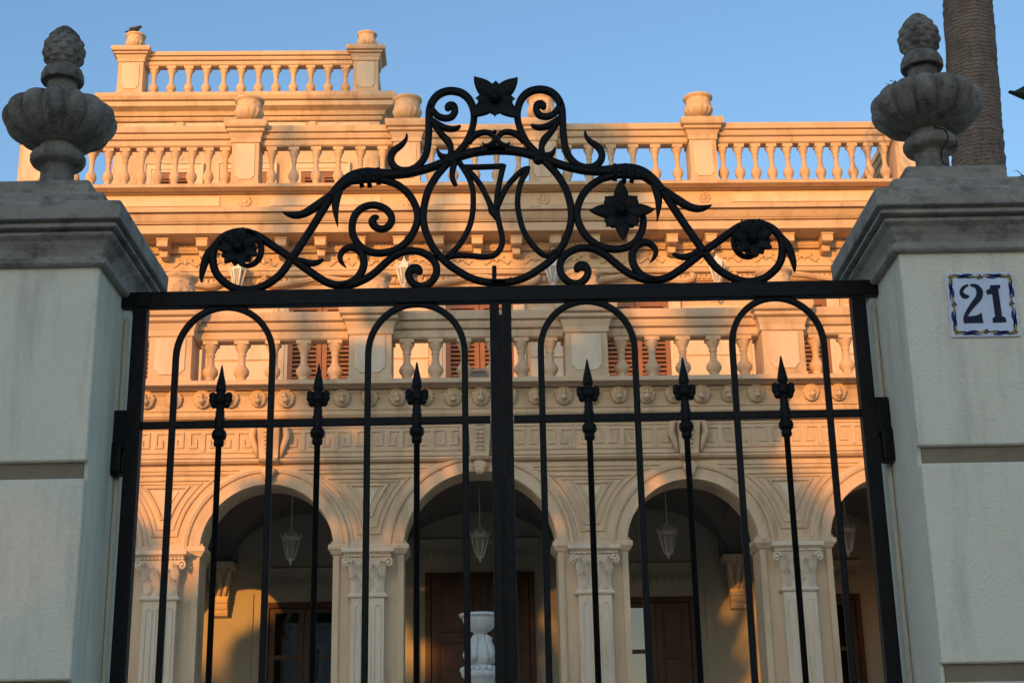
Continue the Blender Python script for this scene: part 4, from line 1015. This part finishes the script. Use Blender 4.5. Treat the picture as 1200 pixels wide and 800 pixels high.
# branch with pointed leaves at the right edge
lt = at(1181, 109, 7.0)
bs = thing('garden_tree', 'leafy garden tree whose pointed leaf and bare twig enter at the right edge', 'tree', (4.35, 7.0, 0))
ob = Vector((4.35, 7, 0))
b = MB(); b.tube([(0, 0, 0), (.05, 0, 2), (-.02, .05, 3.4), (.1, 0, 5.4)], [.11, .09, .07, .03], 10)
b.tube([(-.02, .05, 3.4), (-.5, .0, 4.1), Vector((lt.x+.45, lt.y, lt.z+.15))-ob], [.05, .03, .012], 8)
b.tube([(-.02, .05, 3.4), (-.7, .0, 3.9), at(1215, 208, 7)-ob, at(1199, 206, 7)-ob, at(1184, 209, 7)-ob], [.03, .014, .005, .0035, .002], 6)
b.tube([at(1199, 206, 7)-ob, at(1192, 200, 7)-ob, at(1187, 201, 7)-ob], [.003, .002, .001], 5)
b.build('trunk', 'bark', bs)
def big_leaf(b, base, tip, w, droop=.03):
    base, tip = Vector(base), Vector(tip); d = tip-base; L = d.length; d.normalize(); s = d.cross(Vector((0, 1, 0))).normalized(); V = []
    n = 9
    for i in range(n+1):
        u = i/n; hw2 = w*(math.sin(PI*min(1, u*.97+.03)**.8))**1.0*(1-u**3*.5)+.001
        for v in (-1, -.5, 0, .5, 1): V.append(base+d*L*u+s*hw2*v+Vector((0, -.03*(1-abs(v))*1.0, -droop*math.sin(PI*u))))
    b.add(V, [(5*i+j, 5*i+j+1, 5*i+6+j, 5*i+5+j) for i in range(n) for j in range(4)], True)
b = MB()
big_leaf(b, Vector((lt.x+.22, lt.y, lt.z+.05))-ob, lt-ob, .055)
for k in range(160):
    c = Vector((random.gauss(.25, .5), random.gauss(.2, .45), random.gauss(5.2, .45)))
    c.x = max(c.x, -.20)
    d = Vector((random.uniform(-.2, 1), random.uniform(-1, 1), random.uniform(-.8, .5))).normalized()*.26
    big_leaf(b, c, c+d, .05)
b.build('crown', 'leaf', bs)

# ------------------------------------------------------------------ across the street (stands behind the photographer; throws the evening shade)
def street_house(x0, x1, y1, hgt, label):
    t = thing('street_house', label, 'house', ((x0+x1)/2, y1-4, 0)); h_ = (x1-x0)/2
    MB().box(-h_, h_, -4, 4, 0, hgt-.3).build('wall', 'street_wall', t)
    MB().stack((-h_, h_, -4, 4), [(.0, hgt-.3), (.15, hgt-.25), (.2, hgt-.12), (.2, hgt-.05), (0, hgt)]).build('cornice', 'street_wall', t)
    for z in (1.0, 4.2, 7.3, 10.2):
        n = int((x1-x0)/3)
        for k in range(n):
            x = -h_+(k+.5)*(x1-x0)/n
            f = MB().sweep2d([(x-.5, z), (x-.5, z+1.9), (x+.5, z+1.9), (x+.5, z)], [(.0, 4.0), (.0, 4.06), (.12, 4.06), (.12, 4.0)], True).build('window', 'white', t)
            MB().box(x-.5, x+.5, 4.0, 4.02, z, z+1.9).build('pane', 'glass', f)
street_house(-66, -25.85, -54, 14.6, 'long four storey house set back from the square, behind the viewpoint to the left')  # unseen; setback and end shaped to let a strip of sun reach the left pillar
street_house(-19.78, 5.5, -46, 13.6, 'long four storey house beyond the square, straight across from the gate')  # unseen; height shaped to the shade line, right end to the door reflection
def leaf_tree(label, x, y, trunk_h, clumps, nleaf, size=.16):
    t = thing('street_tree', label, 'tree', (x, y, 0), 0, 'trees across the street')
    b = MB(); top = trunk_h
    b.tube([(0, 0, 0), (.06, 0, top*.5), (0, .05, top)], [.22, .16, .12], 10)
    for c, r in clumps: b.tube([(0, .03, top*.8), (c[0]*.5, c[1]*.5, (top*.8+c[2])/2), tuple(c)], [.09, .05, .015], 6)
    b.build('trunk', 'bark', t)
    l = MB()
    tot = sum(r[0]*r[1]*r[2] for c, r in clumps)
    for c, r in clumps:
        n = int(nleaf*r[0]*r[1]*r[2]/tot)
        for k in range(n):
            d = Vector((random.gauss(0, 1), random.gauss(0, 1), random.gauss(0, 1))).normalized()*random.random()**.42
            p = Vector((c[0]+d.x*r[0], c[1]+d.y*r[1], c[2]+d.z*r[2]))
            e = Vector((random.uniform(-1, 1), random.uniform(-1, 1), random.uniform(-1, 1))).normalized()*size; g = e.cross(Vector((random.uniform(-1, 1), 1, .3))).normalized()*size*.55
            l.add([p-e, p+g, p+e, p-g], [(0, 1, 2, 3)])
    l.build('crown', 'leaf', t)
    return t
# shade bookkeeping: a point of the front (x, y, z) is shaded by what stands on its sun ray at y = -10
AZ, EL = math.radians(20), math.radians(7.5)
def shade(px_x, y, z, Y=-43):
    k = y-Y; return px_x-math.tan(AZ)*k, z+math.tan(EL)/math.cos(AZ)*k
def crown_over(label, spots, nleaf, Y=-9.8, th=1.1, size=.16):
    """tree whose crown clumps stand on the sun rays of the given front spots (x, y, z, half width, half height)"""
    cl = [(shade(x, y, z, Y), hw_, hh) for x, y, z, hw_, hh in spots]
    cx = sum(c[0][0] for c in cl)/len(cl); zmin = min(c[0][1]-c[2] for c in cl)
    return leaf_tree(label, cx, Y, max(2.5, zmin-.3), [((c[0][0]-cx, random.uniform(-.3, .3), c[0][1]), (c[1], th, c[2])) for c in cl], nleaf, size)
SP = []
for x0, x1, z0, z1, st in ((-1.85, -1.38, 4.4, 6.7, .42), (.08, 1.42, 4.5, 6.9, .46), (-1.0, 0, 6.3, 6.7, .4), (-1.2, 1.5, 6.5, 7.6, .46), (2.6, 3.0, 5.8, 6.7, .42), (1.4, 2.4, 6.0, 6.6, .42), (-2.75, -2.7, 5.1, 5.4, .4), (3.15, 3.2, 4.6, 5.2, .4), (1.9, 2.3, 6.2, 7.0, .45)):
    nx, nz = max(1, round((x1-x0)/st)), max(1, round((z1-z0)/st))
    for a in range(nx+1):
        for c in range(nz+1): SP.append((x0+(x1-x0)*a/nx+random.uniform(-.08, .08), 18, z0+(z1-z0)*c/nz+random.uniform(-.08, .08), random.uniform(.22, .34), random.uniform(.22, .36)))
crown_over('broad dense tree beyond the square, behind the viewpoint', SP, 7000, size=.13)
crown_over('tall narrow tree beyond the square, behind the viewpoint', [(.9, 22, 9.0, .6, 1.2), (1.5, 22, 9.6, .4, .9), (1.1, 22, 10.8, .75, 1.1), (1.3, 22, 11.9, .6, .8), (.2, 22, 11.4, .35, .9), (1.8, 22, 11.2, .4, 1.2)], 7000, Y=-42, th=.7)
crown_over('unseen low round tree beyond the square, added to shade the porch wall', [(-3.5, 22.3, 4.05, .55, .5), (-2.95, 22.3, 4.2, .4, .4)], 1100, th=.6)  # added to keep the sun off the lower porch wall
crown_over('small loose tree beyond the square near the tall narrow tree', [(2.95, 18, 6.5, .35, .8), (2.6, 18, 7.8, .3, .5)], 420, Y=-42.5, th=.5)
crown_over('unseen large round tree beyond the square, added to shade the palm trunk', [(4.9, 13.6, 9.2, 1.0, 2.2), (4.7, 13.6, 6.8, 1.2, 2.0), (5.2, 13.6, 11.5, 1.0, 1.5)], 6500, Y=-41)  # added to put the palm trunk beside the gate in shade
leaf_tree('unseen slim tree added between the two long houses to trim the sun gap', -21.4, -45.2, 5.0, [((1.7, 0, 6.6), (.8, .7, 1.9)), ((1.8, 0, 11.9), (.9, .7, 1.6)), ((1.7, 0, 13.7), (.8, .7, 1.0)), ((1.75, 0, 10.25), (.8, .6, .5)), ((1.7, 0, 8.6), (.8, .6, .5)), ((2.05, 0, 9.4), (.4, .4, .5))], 5200, .16)  # clumps added above and below to narrow the sun spot on the left pillar
leaf_tree('unseen dense tall tree added over the long house roof to darken door reflections', -10.5, -57, 9, [((0, 0, 15), (4, 2.5, 3.5)), ((3, 0, 13), (2.5, 2, 3)), ((-3, 0, 14), (3, 2, 3))], 5200, .3)  # added so that the left door panes mirror something dark
leaf_tree('open tree with gaps in its crown over the roof of the long house', 9.2, -57, 9, [((-.6, 0, 15.3), (1.0, .8, .8)), ((.8, 0, 14.5), (1.2, .8, .7)), ((0, 0, 16.6), (.8, .8, .7)), ((1.6, 0, 16.2), (.7, .8, .6)), ((-1.5, 0, 14.3), (.7, .8, .7)), ((.3, 0, 12.6), (1.4, .8, .8)), ((-1, 0, 11.4), (1.3, .8, .8))], 800, .22)
for x, y, z, lab in ((-.85, 22, 13.6, 'tall palm beyond the square, left one'), (-2.0, 25.5, 15.3, 'tallest palm beyond the square, beside the narrow tree')):
    X, Z = shade(x, y, z, -44); palm('palm_tree', lab, (X, -44, 0), (X, -44, Z), .22, .16, 40, L=1.5, n=26)

# ------------------------------------------------------------------ light
sd = Vector((-math.sin(AZ)*math.cos(EL), -math.cos(AZ)*math.cos(EL), math.sin(EL)))
ld = bpy.data.lights.new('sun', 'SUN'); lo = bpy.data.objects.new('sun', ld); COL.objects.link(lo)
ld.energy = 1.9; ld.angle = math.radians(.4); ld.color = (1, .41, .07)
lo.rotation_euler = sd.to_track_quat('Z', 'Y').to_euler(); lo.location = (0, 0, 30)
w = bpy.data.worlds.new('World'); S.world = w; w.use_nodes = True
nt = w.node_tree; bg = nt.nodes['Background']; sky = nt.nodes.new('ShaderNodeTexSky')
sky.sky_type = 'NISHITA'; sky.sun_disc = False; sky.sun_elevation = EL; sky.sun_rotation = PI+AZ
sky.air_density = 1.0; sky.dust_density = 1.0; sky.ozone_density = 2.5
nt.links.new(sky.outputs[0], bg.inputs[0]); bg.inputs[1].default_value = .15
S.view_settings.view_transform = 'Standard'; S.view_settings.look = 'None'; S.view_settings.exposure = 1.04; S.view_settings.gamma = 1
S.cycles.max_bounces = 6
